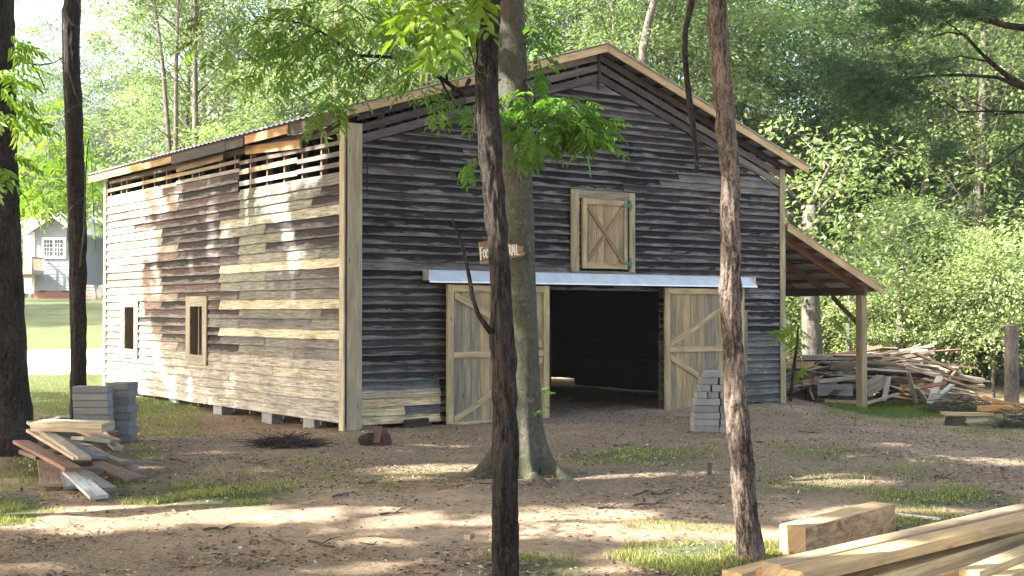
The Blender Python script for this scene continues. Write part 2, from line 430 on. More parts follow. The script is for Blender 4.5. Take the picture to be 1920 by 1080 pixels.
# ---- left wall
left = MB(6)
Pl = lambda s: C0+W_*s
z = .07; row = 0; h = .152
WIN = [(5.10, 5.63, .93, 1.80), (8.50, 9.02, .95, 1.80)]
def tone_left(s, z, row):
    r = rb.random()
    if row < 5 or (row == 5 and s > 1.2): 
        if s < 7.2 or row < 3: return vary(rb.choice([NEW2, PALE, (.33, .31, .27)]), .10)
        return vary((.24, .21, .18), .15)
    if s < 4.45 and row in (8, 11, 15, 20): return vary(NEW if row != 20 else NEW2, .08)
    if s < 1.5:
        if 2.5 < z < 3.12 or 3.2 < z < 3.5: return vary((.030, .025, .028))
        if z > 3.5: return vary((.16, .155, .135))
        if .9 < z < 1.25: return vary((.06, .055, .055)) if r < .4 else vary(GREY)
        return vary(rb.choice([GREY, GREEN, GREY, (.08, .072, .066)]), .2)
    if s < 3.7:
        if z > 2.0: return vary(rb.choice([GREEN, GREEN, (.25, .24, .20), (.15, .15, .13)]), .12)
        return vary(rb.choice([GREY, GREEN, (.10, .095, .10), GREEN]), .25)
    if s < 4.5: return vary(rb.choice([GREY, BROWN, DARK, (.12, .10, .10)]), .25)
    if s < 7.1: return vary(rb.choice([BROWN, DARK, CHAR, (.09, .062, .052), (.045, .032, .032)]), .3)
    return vary(rb.choice([(.30, .25, .215), (.26, .21, .175), (.36, .31, .265), (.18, .135, .11)]), .18)  # far boards coloured paler, to push the sunlit end toward white
JS = [[1.57, 3.61, 6.3], [2.6, 4.37, 7.06], [1.57, 2.6, 4.4, 7.1], [1.0, 3.6, 5.4, 8.6], [.7, 3.6, 4.4, 8.0], [2.6, 3.62, 6.28, 9]]
while z < 3.93:
    hh = h*rb.uniform(.95, 1.05); zt = z+hh
    js = JS[row % 6] if row > 5 else [1.9+row*.7 % 2.4, 4.9+row*.9 % 2, 7.8]
    spans = [(.04, BL-.05)]
    if z > 3.68: spans = [(3.63, BL-.05)]
    for (wa, wb, w0, w1) in WIN:
        if zt > w0 and z < w1:
            spans = [q for (a, b) in spans for q in ((a, wa), (wb, b))] if True else spans
            spans = [(a, b) for (a, b) in spans if b-a > .05]
    # rebuild the spans correctly when both windows cut the row
    if len(spans) > 2:
        spans = [(.04, WIN[0][0]), (WIN[0][1], WIN[1][0]), (WIN[1][1], BL-.05)]
    for (a, b) in spans:
        jj = js if row not in (8, 11, 15, 20) else [4.4, 7.1]
        for (p, q) in pieces(a, b, jj):
            clap(left, Pl, NL, p, q, z, zt, tone_left((p+q)/2, z, row), seg=.3, wav=.006, warp=rb.choice([0, 0, .008]))
    z = zt; row += 1
lw = left.build('left_wall', M['siding'], barn); tag(lw, 'patchwork side wall of grey, brown and pale new boards in dappled sun')
sl_ = MB(7)
zs = zroof(0)
for (a, b, z0, z1, c) in ((.04, 1.5, 3.81, 3.88, (.16, .15, .13)), (1.5, 3.62, 3.80, 3.88, NEW2), (.04, 1.5, 3.97, 4.04, (.12, .105, .095)), (1.5, 3.62, 3.98, 4.06, (.33, .26, .17)),
                          (.04, 3.62, 4.14, 4.20, (.12, .10, .085)), (3.63, 6.4, 4.04, 4.10, PALE), (6.4, 10.2, 4.02, 4.09, NEW2), (3.63, 6.0, 4.19, 4.25, (.18, .15, .12)),
                          (6.0, 10.2, 4.17, 4.24, (.24, .17, .10)), (.04, 1.2, 4.30, 4.34, (.06, .05, .045))):
    sl_.bar(Pl(a)+NL*.02+V(0, 0, (z0+z1)/2+rb.uniform(-.012, .012)), Pl(b)+NL*.02+V(0, 0, (z0+z1)/2+rb.uniform(-.012, .012)), V(0, 0, z1-z0), NL*.022, vary(c), 8, .03)
o_sl = sl_.build('side_slats', M['wood_old'], barn); tag(o_sl, 'loose slats with gaps of light along the top of the side wall')
st = MB(8)
for k in range(0, 17): 
    s = .15+k*.62
    if any(a-.04 < s < b+.04 for a, b, _, _ in WIN): s += .3
    st.bar(Pl(s)-NL*.05+V(0, 0, .0), Pl(s)-NL*.05+V(0, 0, zs-.12), W_*.05, U*.09, vary((.16, .12, .085)))
st.bar(Pl(.1)-NL*.05+V(0, 0, zs-.17), Pl(BL-.1)-NL*.05+V(0, 0, zs-.17), V(0, 0, .09), U*.1, (.10, .075, .055))
st.build('wall_frame', M['wood_old'], barn)
# ---- right wall (inner faces seen through the door), rear wall; coloured near black to deepen the shade inside
rw = MB(9); z = .02
Pr = lambda s: C0+U*BW+W_*s
while z < 2.75:
    zt = z+.15
    for (a, b) in ([(.02, 6.15), (7.05, BL)] if z < .12 else [(.02, BL)]):
        for (p, q) in pieces(a, b): clap(rw, Pr, U, p, q, z, zt, vary(CHAR))
    z = zt
while z < 4.0:
    for (p, q) in pieces(.02, BL): clap(rw, Pr, U, p, q, z, z+.15, vary(CHAR))
    z += .17 if z < 3.6 else .21
rw.build('right_wall', M['wood_old'], barn)
bw = MB(10); z = .02
Pb = lambda u: C0+W_*BL+U*u
while z < ZR-.3:
    a = .02; b = BW-.02
    if z > zroof(a)-.12: a = URIDGE-(ZR-.12-z)/SL_L
    if z > zroof(b)-.12: b = URIDGE+(ZR-.12-z)/SL_R
    if b-a > .3:
        for (p, q) in pieces(a, b): clap(bw, Pb, W_, p, q, z, z+.15, vary(CHAR))
    z += .15
bw.build('rear_wall', M['wood_old'], barn)
# inner posts and loft floor give the inside depth
ip = MB(12)
for s in (3.4, 6.9):
    for u in (3.3, 6.3): ip.bar(B(u, s, -.05), B(u, s, 4.6), U*.16, W_*.16, vary((.05, .04, .035)))
    ip.bar(B(.1, s, 2.55), B(BW-.1, s, 2.55), V(0, 0, .2), W_*.1, (.045, .036, .03))
for k in range(11):
    ip.bar(B(.12, .35+k*.9, 2.72), B(BW-.12, .35+k*.9, 2.72), V(0, 0, .14), W_*.05, (.05, .04, .034))
ip.bar(B(4.7, .2, 2.81), B(4.7, BL-.2, 2.81), U*(BW-.4), V(0, 0, .03), (.045, .037, .032))
ip.build('loft_frame', M['wood_old'], barn)
# ---- corner posts
cp = MB(13)
cp.bar(B(.105, -.066, -.05), B(.105, -.066, zroof(.1)-.16), U*.245, NF*.03, (.37, .315, .215), 1, 0, .004)
cp.bar(B(-.062, -.01, -.03), B(-.062, -.01, zroof(0)-.16), W_*.14, U*.028, (.42, .37, .27), 1, 0, .004)
o = cp.build('corner_board', M['wood_new'], barn); tag(o, 'wide pale new corner boards at the near corner')
cp = MB(14); cp.bar(B(BW-.02, -.066, -.1), B(BW-.02, -.066, zroof(BW)-.12), U*.14, NF*.03, (.36, .30, .18), 1, 0, .004)
o = cp.build('corner_board', M['wood_new'], barn)
cp = MB(15); cp.bar(B(-.05, BL-.05, -.03), B(-.05, BL-.05, zroof(0)-.16), W_*.14, U*.028, (.36, .31, .22), 1, 0, .004)
cp.build('corner_board', M['wood_new'], barn)
# ---- roof: corrugated metal on purlins and rafters
def roof_sheet(u0, u1, s0, s1, zf, lift=.10):
    mb = MB(20); n = int((s1-s0)/.045); rings = []
    for k in range(n+1):
        s = s0+(s1-s0)*k/n; r = .018*(.5+.5*math.cos(k*math.pi/2*1.0)) if k % 4 else .028
        rings.append([B(u0, s, zf(u0)+lift+r), B(u1, s, zf(u1)+lift+r), B(u1, s, zf(u1)+lift+r-.003), B(u0, s, zf(u0)+lift+r-.003)])
    mb.loft(rings, (.5, .5, .5)); return mb
OV_L, OV_R, OV_F = -.22, BW+.47, -.27
roof = roof_sheet(OV_L-.03, URIDGE, OV_F-.04, BL+.5, zroof).build('roof', M['metal'], barn); tag(roof, 'left roof slope of thin corrugated metal')
roof2 = roof_sheet(URIDGE, OV_R+.06, OV_F-.04, BL+.5, lambda u: ZR-(u-URIDGE)*SL_R).build('roof', M['metal'], barn)
fr = MB(21)
for (ua, ub) in ((OV_L, URIDGE-.002), (URIDGE+.002, OV_R)):
    um = (ua+ub)/2
    for (p, q) in ((ua, um), (um+.003, ub)):
        sg = SL_L if ub < URIDGE+.01 else -SL_R
        fr.bar(B(p, OV_F, zroof(p)+.035), B(q, OV_F, zroof(q)+.035), V(0, 0, .125), NF*.028, vary((.50, .37, .20), .1), 1, 0, .003)
o = fr.build('fascia', M['wood_new'], barn); tag(o, 'fresh yellow rake boards along the gable edge')
pu = MB(22)
for k in range(13):
    for side in (0, 1):
        u = OV_L+.08+k*.40 if side == 0 else OV_R-.08-k*.435
        if (side == 0 and u > URIDGE-.1) or (side == 1 and u < URIDGE+.1): continue
        g = SL_L if side == 0 else -SL_R
        pu.bar(B(u, OV_F+.03, zroof(u)+.075), B(u, BL+.45, zroof(u)+.075), (U+V(0, 0, g)).normalized()*.12, V(-g*U.x, -g*U.y, 1).normalized()*.022, vary((.13, .085, .062), .3))
pu.build('purlins', M['wood_old'], barn)
ra = MB(23)
for k in range(18):
    s = .06+k*.60
    for (p, q) in ((OV_L+.03, URIDGE-.03), (URIDGE+.03, OV_R-.02)):
        ra.bar(B(p, s, zroof(p)-.02), B(q, s, zroof(q)-.02), V(0, 0, .13), W_*.042, vary((.09, .062, .048), .3))
ra.build('rafters', M['wood_old'], barn)
ev = MB(24)   # eave blocking on the left: dark old pieces, some orange new ones
zz = zroof(OV_L)
for (a, b, c, hh2, dz) in ((-.05, 1.35, (.05, .04, .036), .16, 0), (1.4, 2.95, (.42, .24, .115), .13, .02), (3.0, 3.7, (.07, .055, .05), .14, 0), (3.72, 6.1, (.055, .045, .042), .16, 0), (6.12, 7.6, (.28, .17, .09), .12, .01), (7.62, 10.75, (.50, .26, .10), .13, .02)):
    ev.bar(B(OV_L-.01, a, zz-.0+dz-.03), B(OV_L-.01, b, zz+dz-.03), V(0, 0, hh2), U*.025, vary(c, .06), 4, .02)
ev.bar(B(-.06, 1.3, 4.26), B(-.06, 3.3, 4.36), V(0, 0, .14), U*.025, (.36, .22, .11), 2)
ev.bar(B(-.06, 4.2, 4.34), B(-.06, 6.3, 4.31), V(0, 0, .10), U*.025, (.19, .14, .09), 2)
o = ev.build('eave_board', M['wood_old'], barn); tag(o, 'patched eave boards, some orange and some nearly black')
# ---- windows of the left wall (frame > opening is a real hole)
for (a, b, z0, z1) in WIN:
    wf = MB(30)
    wf.bar(Pl(a-.11)+NL*.052+V(0, 0, z0-.19), Pl(a-.11)+NL*.052+V(0, 0, z1+.16), W_*.2, NL*.03, (.29, .26, .21), 1, 0, .003)
    wf.bar(Pl(b+.11)+NL*.052+V(0, 0, z0-.19), Pl(b+.11)+NL*.052+V(0, 0, z1+.16), W_*.2, NL*.03, (.31, .28, .22), 1, 0, .003)
    wf.bar(Pl(a-.005)+NL*.05+V(0, 0, z0-.1), Pl(b+.005)+NL*.05+V(0, 0, z0-.1), V(0, 0, .18), NL*.03, (.30, .27, .21))
    wf.bar(Pl(a-.005)+NL*.05+V(0, 0, z1+.07), Pl(b+.005)+NL*.05+V(0, 0, z1+.07), V(0, 0, .18), NL*.03, (.33, .30, .24))
    wf.bar(Pl(b+.01)-NL*.05+V(0, 0, z0), Pl(b+.01)-NL*.05+V(0, 0, z1), W_*.02, NL*.15, (.20, .16, .12))
    wf.bar(Pl(a-.01)-NL*.05+V(0, 0, z0), Pl(a-.01)-NL*.05+V(0, 0, z1), W_*.02, NL*.15, (.24, .12, .07))
    wf.build('window_frame', M['wood_new'], barn)
# ---- loft door
ld = MB(31); G1 = (.33, .27, .165); G2 = (.42, .31, .165)
d = .075
def FP(u, z, o): return C0+U*u+NF*o+V(0, 0, z)
ld.bar(FP(4.215, 2.36, d), FP(4.215, 3.70, d), U*.17, NF*.03, G1); ld.bar(FP(5.46, 2.36, d), FP(5.46, 3.70, d), U*.13, NF*.03, G1)
ld.bar(FP(4.305, 3.63, d), FP(5.39, 3.63, d), V(0, 0, .14), NF*.03, (.25, .22, .15)); ld.bar(FP(4.13, 2.30, d+.012), FP(5.53, 2.30, d+.012), V(0, 0, .12), NF*.05, (.15, .145, .11))
lf = ld.build('loft_frame_boards', M['wood_old'], barn)
dd = MB(32); x = 4.34
for k, wd in enumerate((.15, .17, .16, .18, .15, .17)):
    dd.bar(FP(x+wd/2, 2.42, d+.012), FP(x+wd/2, 3.54, d+.012), U*(wd-.006), NF*.02, vary((.27, .215, .14) if k in (0, 5) else (.38, .275, .15), .15)); x += wd
loft = dd.build('loft_door', M['wood_old'], barn); tag(loft, 'small square loft door with an X brace')
lb = MB(33)
lb.bar(FP(4.39, 2.40, d+.036), FP(4.39, 3.56, d+.036), U*.09, NF*.022, G2); lb.bar(FP(5.29, 2.40, d+.036), FP(5.29, 3.56, d+.036), U*.07, NF*.022, G1)
lb.bar(FP(4.44, 3.51, d+.036), FP(5.25, 3.51, d+.036), V(0, 0, .09), NF*.022, G2); lb.bar(FP(4.44, 2.45, d+.036), FP(5.25, 2.45, d+.036), V(0, 0, .09), NF*.022, G2)
lb.bar(FP(4.45, 3.45, d+.034), FP(5.24, 2.51, d+.034), U*.085, NF*.018, (.25, .18, .10))
lb.bar(FP(4.46, 2.53, d+.030), FP(4.83, 2.96, d+.030), U*.085, NF*.02, (.27, .20, .115)); lb.bar(FP(4.87, 3.00, d+.030), FP(5.23, 3.43, d+.030), U*.085, NF*.02, (.27, .20, .115))
sub_build(lb, 'brace', M['wood_old'], loft, barn)
for zz2 in (3.48, 2.50):
    hb = MB(34); hb.bar(FP(5.40, zz2-.09, d+.03), FP(5.40, zz2+.09, d+.03), U*.05, NF*.012, (.1, .3, .3))
    hb.bar(FP(5.21, zz2, d+.056), FP(5.42, zz2, d+.056), V(0, 0, .05), NF*.008, (.1, .3, .3)); hb.bar(FP(5.36, zz2-.07, d+.05), FP(5.36, zz2+.07, d+.05), U*.02, NF*.02, (.1, .3, .3))
    sub_build(hb, 'hinge', M['hinge'], loft, barn)
# ---- sliding doors
def slide_door(u0, u1, name, braces, label, seed):
    mb = MB(seed); n = 10; wd = (u1-u0-.2)/n; x = u0+.1; o = .17
    for k in range(n):
        g = rb.random(); c = vary(rb.choice([(.40, .285, .155), (.27, .22, .155), (.21, .18, .14), (.34, .26, .155)]), .12)
        mb.bar(FP(x+wd/2, -.08, o), FP(x+wd/2, 2.09, o), U*(wd-.005), NF*.022, c, 5, .01); x += wd
    d_ = mb.build('sliding_door', M['wood_old'], barn); tag(d_, label)
    fb = MB(seed+1); c = (.44, .335, .185)
    fb.bar(FP(u0+.055, -.09, o+.02), FP(u0+.055, 2.10, o+.02), U*.11, NF*.05, vary(c, .06), 1, 0, .003); fb.bar(FP(u1-.055, -.09, o+.02), FP(u1-.055, 2.10, o+.02), U*.11, NF*.05, vary(c, .06), 1, 0, .003)
    fb.bar(FP(u0+.113, 2.045, o+.025), FP(u1-.113, 2.045, o+.025), V(0, 0, .10), NF*.03, vary(c, .06)); fb.bar(FP(u0+.113, -.03, o+.025), FP(u1-.113, -.03, o+.025), V(0, 0, .09), NF*.03, vary(c, .06))
    fb.bar(FP(u0+.113, 1.03, o+.025), FP(u1-.113, 1.03, o+.025), V(0, 0, .09), NF*.03, vary(c, .06))
    for (a, za, b, zb) in braces: fb.bar(FP(a, za, o+.024), FP(b, zb, o+.024), U*.0+V(0, 0, .105), NF*.028, vary(c, .06), 2)
    sub_build(fb, 'brace', M['wood_old'], d_, barn)
slide_door(1.63, 3.58, 'l', [(1.76, 1.94, 3.44, 1.16), (1.76, .05, 3.44, .93)], 'left sliding plank door with diagonal braces', 40)
slide_door(6.11, 8.05, 'r', [(6.24, 1.13, 7.92, 1.94), (6.24, .90, 7.92, .06)], 'right sliding plank door with diagonal braces', 44)
tr = MB(46)
for (a, b, z0, z1) in ((1.27, 8.33, 2.13, 2.325),):
    rings = [[FP(u, z1, .052), FP(u, z1-.012, .12), FP(u, z0+.02, .27), FP(u, z0-.005, .275), FP(u, z0-.003, .262), FP(u, z0+.03, .255), FP(u, z1-.03, .11), FP(u, z1-.02, .052)] for u in (a, 3.1, 5.0, 6.8, b)]
    tr.loft(rings, (.6, .6, .6), cap=False)
tr.bar(FP(1.285, 2.24, .06), FP(1.285, 2.24, .24), V(0, 0, .16), U*.006, (.6, .6, .6)); tr.bar(FP(8.315, 2.24, .06), FP(8.315, 2.24, .24), V(0, 0, .16), U*.006, (.6, .6, .6))
o = tr.build('door_track_cover', M['metal'], barn); tag(o, 'long bent sheet metal cover over the sliding door track')
tb = MB(47); tb.bar(FP(1.35, 2.17, .10), FP(8.25, 2.17, .10), V(0, 0, .05), NF*.07, (.10, .08, .06)); tb.build('track_board', M['wood_old'], barn)
tb = MB(48)   # header above the opening and reveals
tb.bar(FP(3.52, 2.17, .0), FP(6.17, 2.17, .0), V(0, 0, .14), NF*.06, (.05, .04, .035)); tb.build('door_header', M['wood_old'], barn)
# small side window right of the sliding door, mostly behind the tree
sw = MB(49); c = (.28, .215, .12)
for (u, z0, z1) in ((8.22, .62, 1.62),): sw.bar(FP(u, z0, .07), FP(u, z1, .07), U*.08, NF*.03, c)
sw.bar(FP(7.7, 1.66, .07), FP(8.26, 1.66, .07), V(0, 0, .10), NF*.03, c); sw.bar(FP(7.7, .58, .07), FP(8.26, .58, .07), V(0, 0, .09), NF*.03, c)
sw.bar(FP(7.7, .63, .07), FP(7.7, 1.61, .07), U*.08, NF*.03, c)
sw.build('window_frame', M['wood_new'], barn)
tb = MB(50)   # loose nails / short pieces hanging from the front
tb.tube([B(.30, -.09, 4.02), B(.305, -.10, 3.8), B(.30, -.09, 3.45)], .008, (.02, .02, .02), 5); tb.build('chain', M['attr'], barn)
# ---- lean-to on the right
LU = 12.0; zl = lambda u: 3.24-(u-BW)*.415
lean = MB(60)
ls = roof_sheet(BW+.02, LU+.12, -.18, BL, zl, .09).build('lean_to_roof', M['metal'], barn)
lf2 = MB(61); lf2.bar(B(BW+.04, -.14, zl(BW)+.03), B(LU+.05, -.14, zl(LU+.05)+.03), V(0, 0, .15), NF*.035, (.50, .36, .19), 1, 0, .003)
o = lf2.build('fascia', M['wood_new'], barn)
lr = MB(62)
for k in range(12):
    s = .25+k*.85; lr.bar(B(BW+.03, s, zl(BW)-.02), B(LU, s, zl(LU)-.02), V(0, 0, .14), W_*.045, vary((.24, .135, .075), .2))
for k in range(7):
    u = BW+.2+k*.44; lr.bar(B(u, -.11, zl(u)+.066), B(u, BL-.05, zl(u)+.066), (U-V(0, 0, .415)).normalized()*.14, V(.415*U.x, .415*U.y, 1).normalized()*.02, vary((.26, .13, .08), .25))
lr.build('rafters', M['wood_old'], barn)
lp = MB(63)
PS = (.02, 3.4, 6.8, 10.1)
lp.bar(B(11.62, -.1, zl(11.62)-.17), B(11.62, BL, zl(11.62)-.17), V(0, 0, .16), U*.09, (.11, .075, .055))
for i, s in enumerate(PS):
    if i < 3:
        lp.bar(B(11.62, s+.09, 1.45), B(11.62, s+.72, zl(11.62)-.27), V(0, 0, .11), U*.05, (.15, .10, .065))
    if i > 0: lp.bar(B(11.62, s-.09, 1.45), B(11.62, s-.72, zl(11.62)-.27), V(0, 0, .11), U*.05, (.15, .10, .065))
lp.build('eave_beam', M['wood_old'], barn)
for s in PS:
    p = B(11.62, s, 0); pm = MB(64); pm.bar(V(p.x, p.y, gh(p.x, p.y)-.1), V(p.x, p.y, zl(11.62)-.25), U*.16, W_*.15, (.30, .235, .135), 4, .01, .005)
    pm.build('post', M['wood_new'], barn)
# ---- piers and the dark crawl gap
for (s) in (1.15, 2.6, 4.55, 6.6, 8.6):
    p = C0+W_*s+U*.10; pm = MB(66); g = gh(p.x, p.y)
    pm.bar(p+V(0, 0, g-.06)-W_*.1*0, p+V(0, 0, .062), W_*.36, U*.2, (.3, .3, .3)); pm.build('pier', M['block'], barn)
for u in (.35, 1.3, 8.9):
    p = C0+W_*.12+U*u; pm = MB(67); g = gh(p.x, p.y); pm.bar(p+V(0, 0, g-.06), p+V(0, 0, .022), U*.36, W_*.2, (.3, .3, .3)); pm.build('pier', M['block'], barn)
sb = MB(68)
sb.bar(Pl(.05)-NL*.07+V(0, 0, .12), Pl(BL-.05)-NL*.07+V(0, 0, .12), V(0, 0, .12), U*.1, (.05, .04, .035)); sb.build('sill_beam', M['wood_old'], barn)
# ================================================================== TREES
rs = np.random.default_rng(5)
def npmesh(name, verts, faces_flat, fsize, cols, mat, smooth=False):
    """verts (N,3); faces_flat (M*fsize); cols (N,3) point colours"""
    me = bpy.data.meshes.new(name); nv = len(verts); nf = len(faces_flat)//fsize
    me.vertices.add(nv); me.vertices.foreach_set('co', np.asarray(verts, np.float32).ravel())
    me.loops.add(nf*fsize); me.loops.foreach_set('vertex_index', np.asarray(faces_flat, np.int32))
    me.polygons.add(nf); me.polygons.foreach_set('loop_start', np.arange(0, nf*fsize, fsize, dtype=np.int32))
    me.polygons.foreach_set('loop_total', np.full(nf, fsize, np.int32))
    me.update(calc_edges=True)
    ca = me.color_attributes.new('Col', 'FLOAT_COLOR', 'POINT')
    c4 = np.ones((nv, 4), np.float32); c4[:, :3] = cols; ca.data.foreach_set('color', c4.ravel())
    me.materials.append(mat); return me
LEAF4 = (np.array([[0, 0, 0], [.45, .5, .06], [1, 0, -.05], [.45, -.5, .06]]), np.array([0, 1, 2, 3]))
LEAF6 = (np.array([[0, 0, 0], [.28, .42, .07], [.68, .33, .05], [1, 0, -.10], [.68, -.33, .05], [.28, -.42, .07]]), np.array([0, 3, 2, 1, 0, 5, 4, 3]))
LEAF1 = (np.array([[0, 0, 0], [.5, .5, 0], [1, 0, 0], [.5, -.5, 0]]), np.array([0, 1, 2, 3]))
def norm(a): return a/np.maximum(1e-9, np.linalg.norm(a, axis=1, keepdims=True))
def leaves(name, P, D, N, Lh, Wd, cols, mat, tmpl=LEAF4):
    D = norm(D); Bv = norm(np.cross(N, D)); N = np.cross(D, Bv); T, Fc = tmpl; k = len(T)
    v = P[:, None, :]+Lh[:, None, None]*T[None, :, 0:1]*D[:, None, :]+Wd[:, None, None]*T[None, :, 1:2]*Bv[:, None, :]+Lh[:, None, None]*T[None, :, 2:3]*N[:, None, :]
    n = len(P); f = (Fc[None, :]+np.arange(n)[:, None]*k).ravel()
    return npmesh(name, v.reshape(-1, 3), f, 4, np.repeat(cols, k, axis=0), mat)
def leafcols(n, base, var=.25, yellow=.25):
    b = np.array(base)[None, :]*(1+rs.uniform(-var, var, (n, 1)))
    y = rs.uniform(0, yellow, (n, 1)); b = b*(1-y)+np.array([[b[:, 0].mean()*2.1, b[:, 1].mean()*1.35, b[:, 2].mean()*.7]])*y
    return b
def mobj(name, me, parent=None, loc=None):
    o = bpy.data.objects.new(name, me); COL.objects.link(o)
    if parent is not None: o.parent = parent
    if loc is not None: o.location = loc
    return o
# --- generic background tree -------------------------------------------------
def crown_arrays(rx, rz, zc, nclump, per, leaf, rng, flat=.28, spread=.55, hollow=.25):
    cp = []; tries = 0
    seed = rng.uniform(0, 100)
    while len(cp) < nclump and tries < nclump*12:
        tries += 1
        d = rng.normal(size=3); d /= np.linalg.norm(d); r = hollow+(1-hollow)*rng.uniform()**.45
        bump = 1+.28*noise.noise(Vector((d[0]*1.7+seed, d[1]*1.7, d[2]*1.7)))
        p = np.array([d[0]*rx*r*bump, d[1]*rx*r*bump, zc+d[2]*rz*r*bump])
        if noise.noise(Vector((p[0]*.55+seed, p[1]*.55, p[2]*.75))) < -.16: continue
        cp.append(p)
    cp = np.array(cp); n = len(cp)
    out = norm(np.c_[cp[:, :2], np.zeros(n)]+1e-6); outr = np.repeat(out, per, axis=0)
    tn = np.c_[rng.uniform(-.45, .45, n), rng.uniform(-.45, .45, n), np.ones(n)]+np.c_[out[:, :2]*.25, np.zeros(n)]
    tn = norm(tn); tr_ = np.repeat(tn, per, axis=0)
    sz = np.repeat(rng.uniform(.6, 1.25, n)*spread, per)[:, None]
    a = rng.normal(size=(n*per, 3))*np.array([1, 1, 1]); h = (a*tr_).sum(1, keepdims=True)
    off = (a-h*tr_)*sz+tr_*h*sz*flat - np.array([[0, 0, 1]])*(((a-h*tr_)**2).sum(1, keepdims=True))*.06*sz
    P = np.repeat(cp, per, axis=0)+off
    D = norm((a-h*tr_)+outr*.5+rng.normal(size=a.shape)*.5-np.array([[0, 0, .35]]))
    N = norm(tr_+rng.normal(size=a.shape)*.42)
    L = leaf*rng.uniform(.7, 1.3, n*per)
    tone = np.repeat(rng.uniform(.7, 1.3, n), per)[:, None]
    return cp, P, D, N, L, tone
def make_bg_tree(idx, H, rx, rz, base, nclump, per, leaf, trunk_r, lean=.0, barkcol=None):
    rng = np.random.default_rng(100+idx); zc = H-rz*.92
    cp, P, D, N, L, tone = crown_arrays(rx, rz, zc, nclump, per, leaf, rng)
    cols = leafcols(len(P), base, .2, .2)*tone
    crown = leaves('crown', P, D, N, L, L*.5, cols, M['leaf_far'])
    mb = MB(200+idx); pts = []; rr = []; r = random.Random(idx)
    n = 9; wx = r.uniform(-1, 1)*lean; ph = r.uniform(0, 9)
    for k in range(n+1):
        t = k/n; z = t*(H*.86)
        pts.append((wx*t*t*2+.10*math.sin(ph+t*5), .1*math.cos(ph+t*4), z-.25)); rr.append(trunk_r*(1.25-.22 if k else 1.5)*(1-.82*t))
    mb.tube(pts, rr, (.1, .1, .1), 9, .05)
    order = list(range(len(cp))); r.shuffle(order)
    for i in order[:26]:
        c = cp[i]; zb = max(H*.22, c[2]-r.uniform(.8, 2.6)-.25*math.hypot(c[0], c[1])); zb = min(zb, H*.8)
        t = (zb+.25)/(H*.86); b = V(wx*t*t*2+.10*math.sin(ph+t*5), .1*math.cos(ph+t*4), zb)
        e = V(*c); m1 = b.lerp(e, .45)+V(r.uniform(-.2, .2), r.uniform(-.2, .2), .25); rb_ = trunk_r*.30*(1-.6*t)
        mb.tube([b, m1, e], [rb_, rb_*.6, .012], (.1, .1, .1), 5)
    src = mb.build('trunk', M['bark_far'], None, smooth=True)
    me = src.data; bpy.data.objects.remove(src)
    return crown, me
M['bark_far'] = m_bark('far_bark', (.06, .052, .044), (.18, .16, .14), .5, .01)
GR1 = (.115, .165, .075); GR2 = (.095, .155, .078); GR3 = (.125, .175, .080); GR4 = (.055, .105, .055)
KINDS = {
 'tall':   make_bg_tree(0, 17, 4.6, 6.4, GR1, 175, 150, .16, .22),
 'slim':   make_bg_tree(1, 16, 3.3, 5.6, GR3, 150, 130, .14, .15, .4),
 'broad':  make_bg_tree(2, 14, 5.4, 5.4, GR2, 200, 150, .16, .26, .3),
 'airy':   make_bg_tree(3, 18, 4.4, 6.6, GR3, 110, 110, .14, .17, .5),
 'low':    make_bg_tree(4, 8.5, 3.6, 3.9, GR1, 170, 160, .13, .10, .3),
 'dark':   make_bg_tree(5, 13, 4.2, 5.8, GR4, 180, 150, .15, .2, .2),
 'pale':   make_bg_tree(7, 5.4, 2.3, 2.4, (.20, .25, .13), 60, 120, .13, .05, .3),
 'shrub':  make_bg_tree(6, 3.6, 1.9, 1.75, GR3, 70, 110, .13, .035, .2),
}
LOOK = {'tall': 'tall full-crowned tree', 'slim': 'slim light green tree', 'broad': 'broad spreading tree', 'airy': 'thin see-through tree',
        'low': 'small low-branched tree', 'dark': 'dark blue-green tree', 'pale': 'pale whitish-leaved sapling', 'shrub': 'light leafy shrub'}
rt = random.Random(77); BG = []
def add_bg(kind, x, y, sc):
    BG.append((kind, x, y, sc))
# right wood: near edge, middle, far
for k, x, y, s in (('tall', 13.2, 36, 1.0), ('slim', 16.5, 33.5, .95), ('broad', 19.5, 38, 1.05), ('low', 12.3, 40, 1.1), ('dark', 8.2, 42, 1.05),
                   ('tall', 5.0, 38.5, .95), ('broad', 11.5, 46, 1.15), ('slim', 16.8, 44, 1.1), ('dark', 20.5, 47, 1.1), ('tall', 6.2, 50, 1.15), ('low', 18.2, 35.5, .85),
                   ('broad', 14.5, 54, 1.3), ('dark', 21.5, 56, 1.4), ('tall', 2.2, 45, 1.1), ('airy', 9.2, 57, 1.2), ('slim', 3.2, 36, .95), ('tall', 25, 52, 1.3), ('low', 8.3, 39.5, .8), ('pale', 11.4, 30.2, .75), ('pale', 8.9, 31.6, .62),
                   ('low', 11.2, 35.0, .62), ('slim', 17.0, 41.5, .9), ('dark', 13.5, 43.5, .85), ('broad', 17.5, 60, 1.4)): add_bg(k, x, y, s)
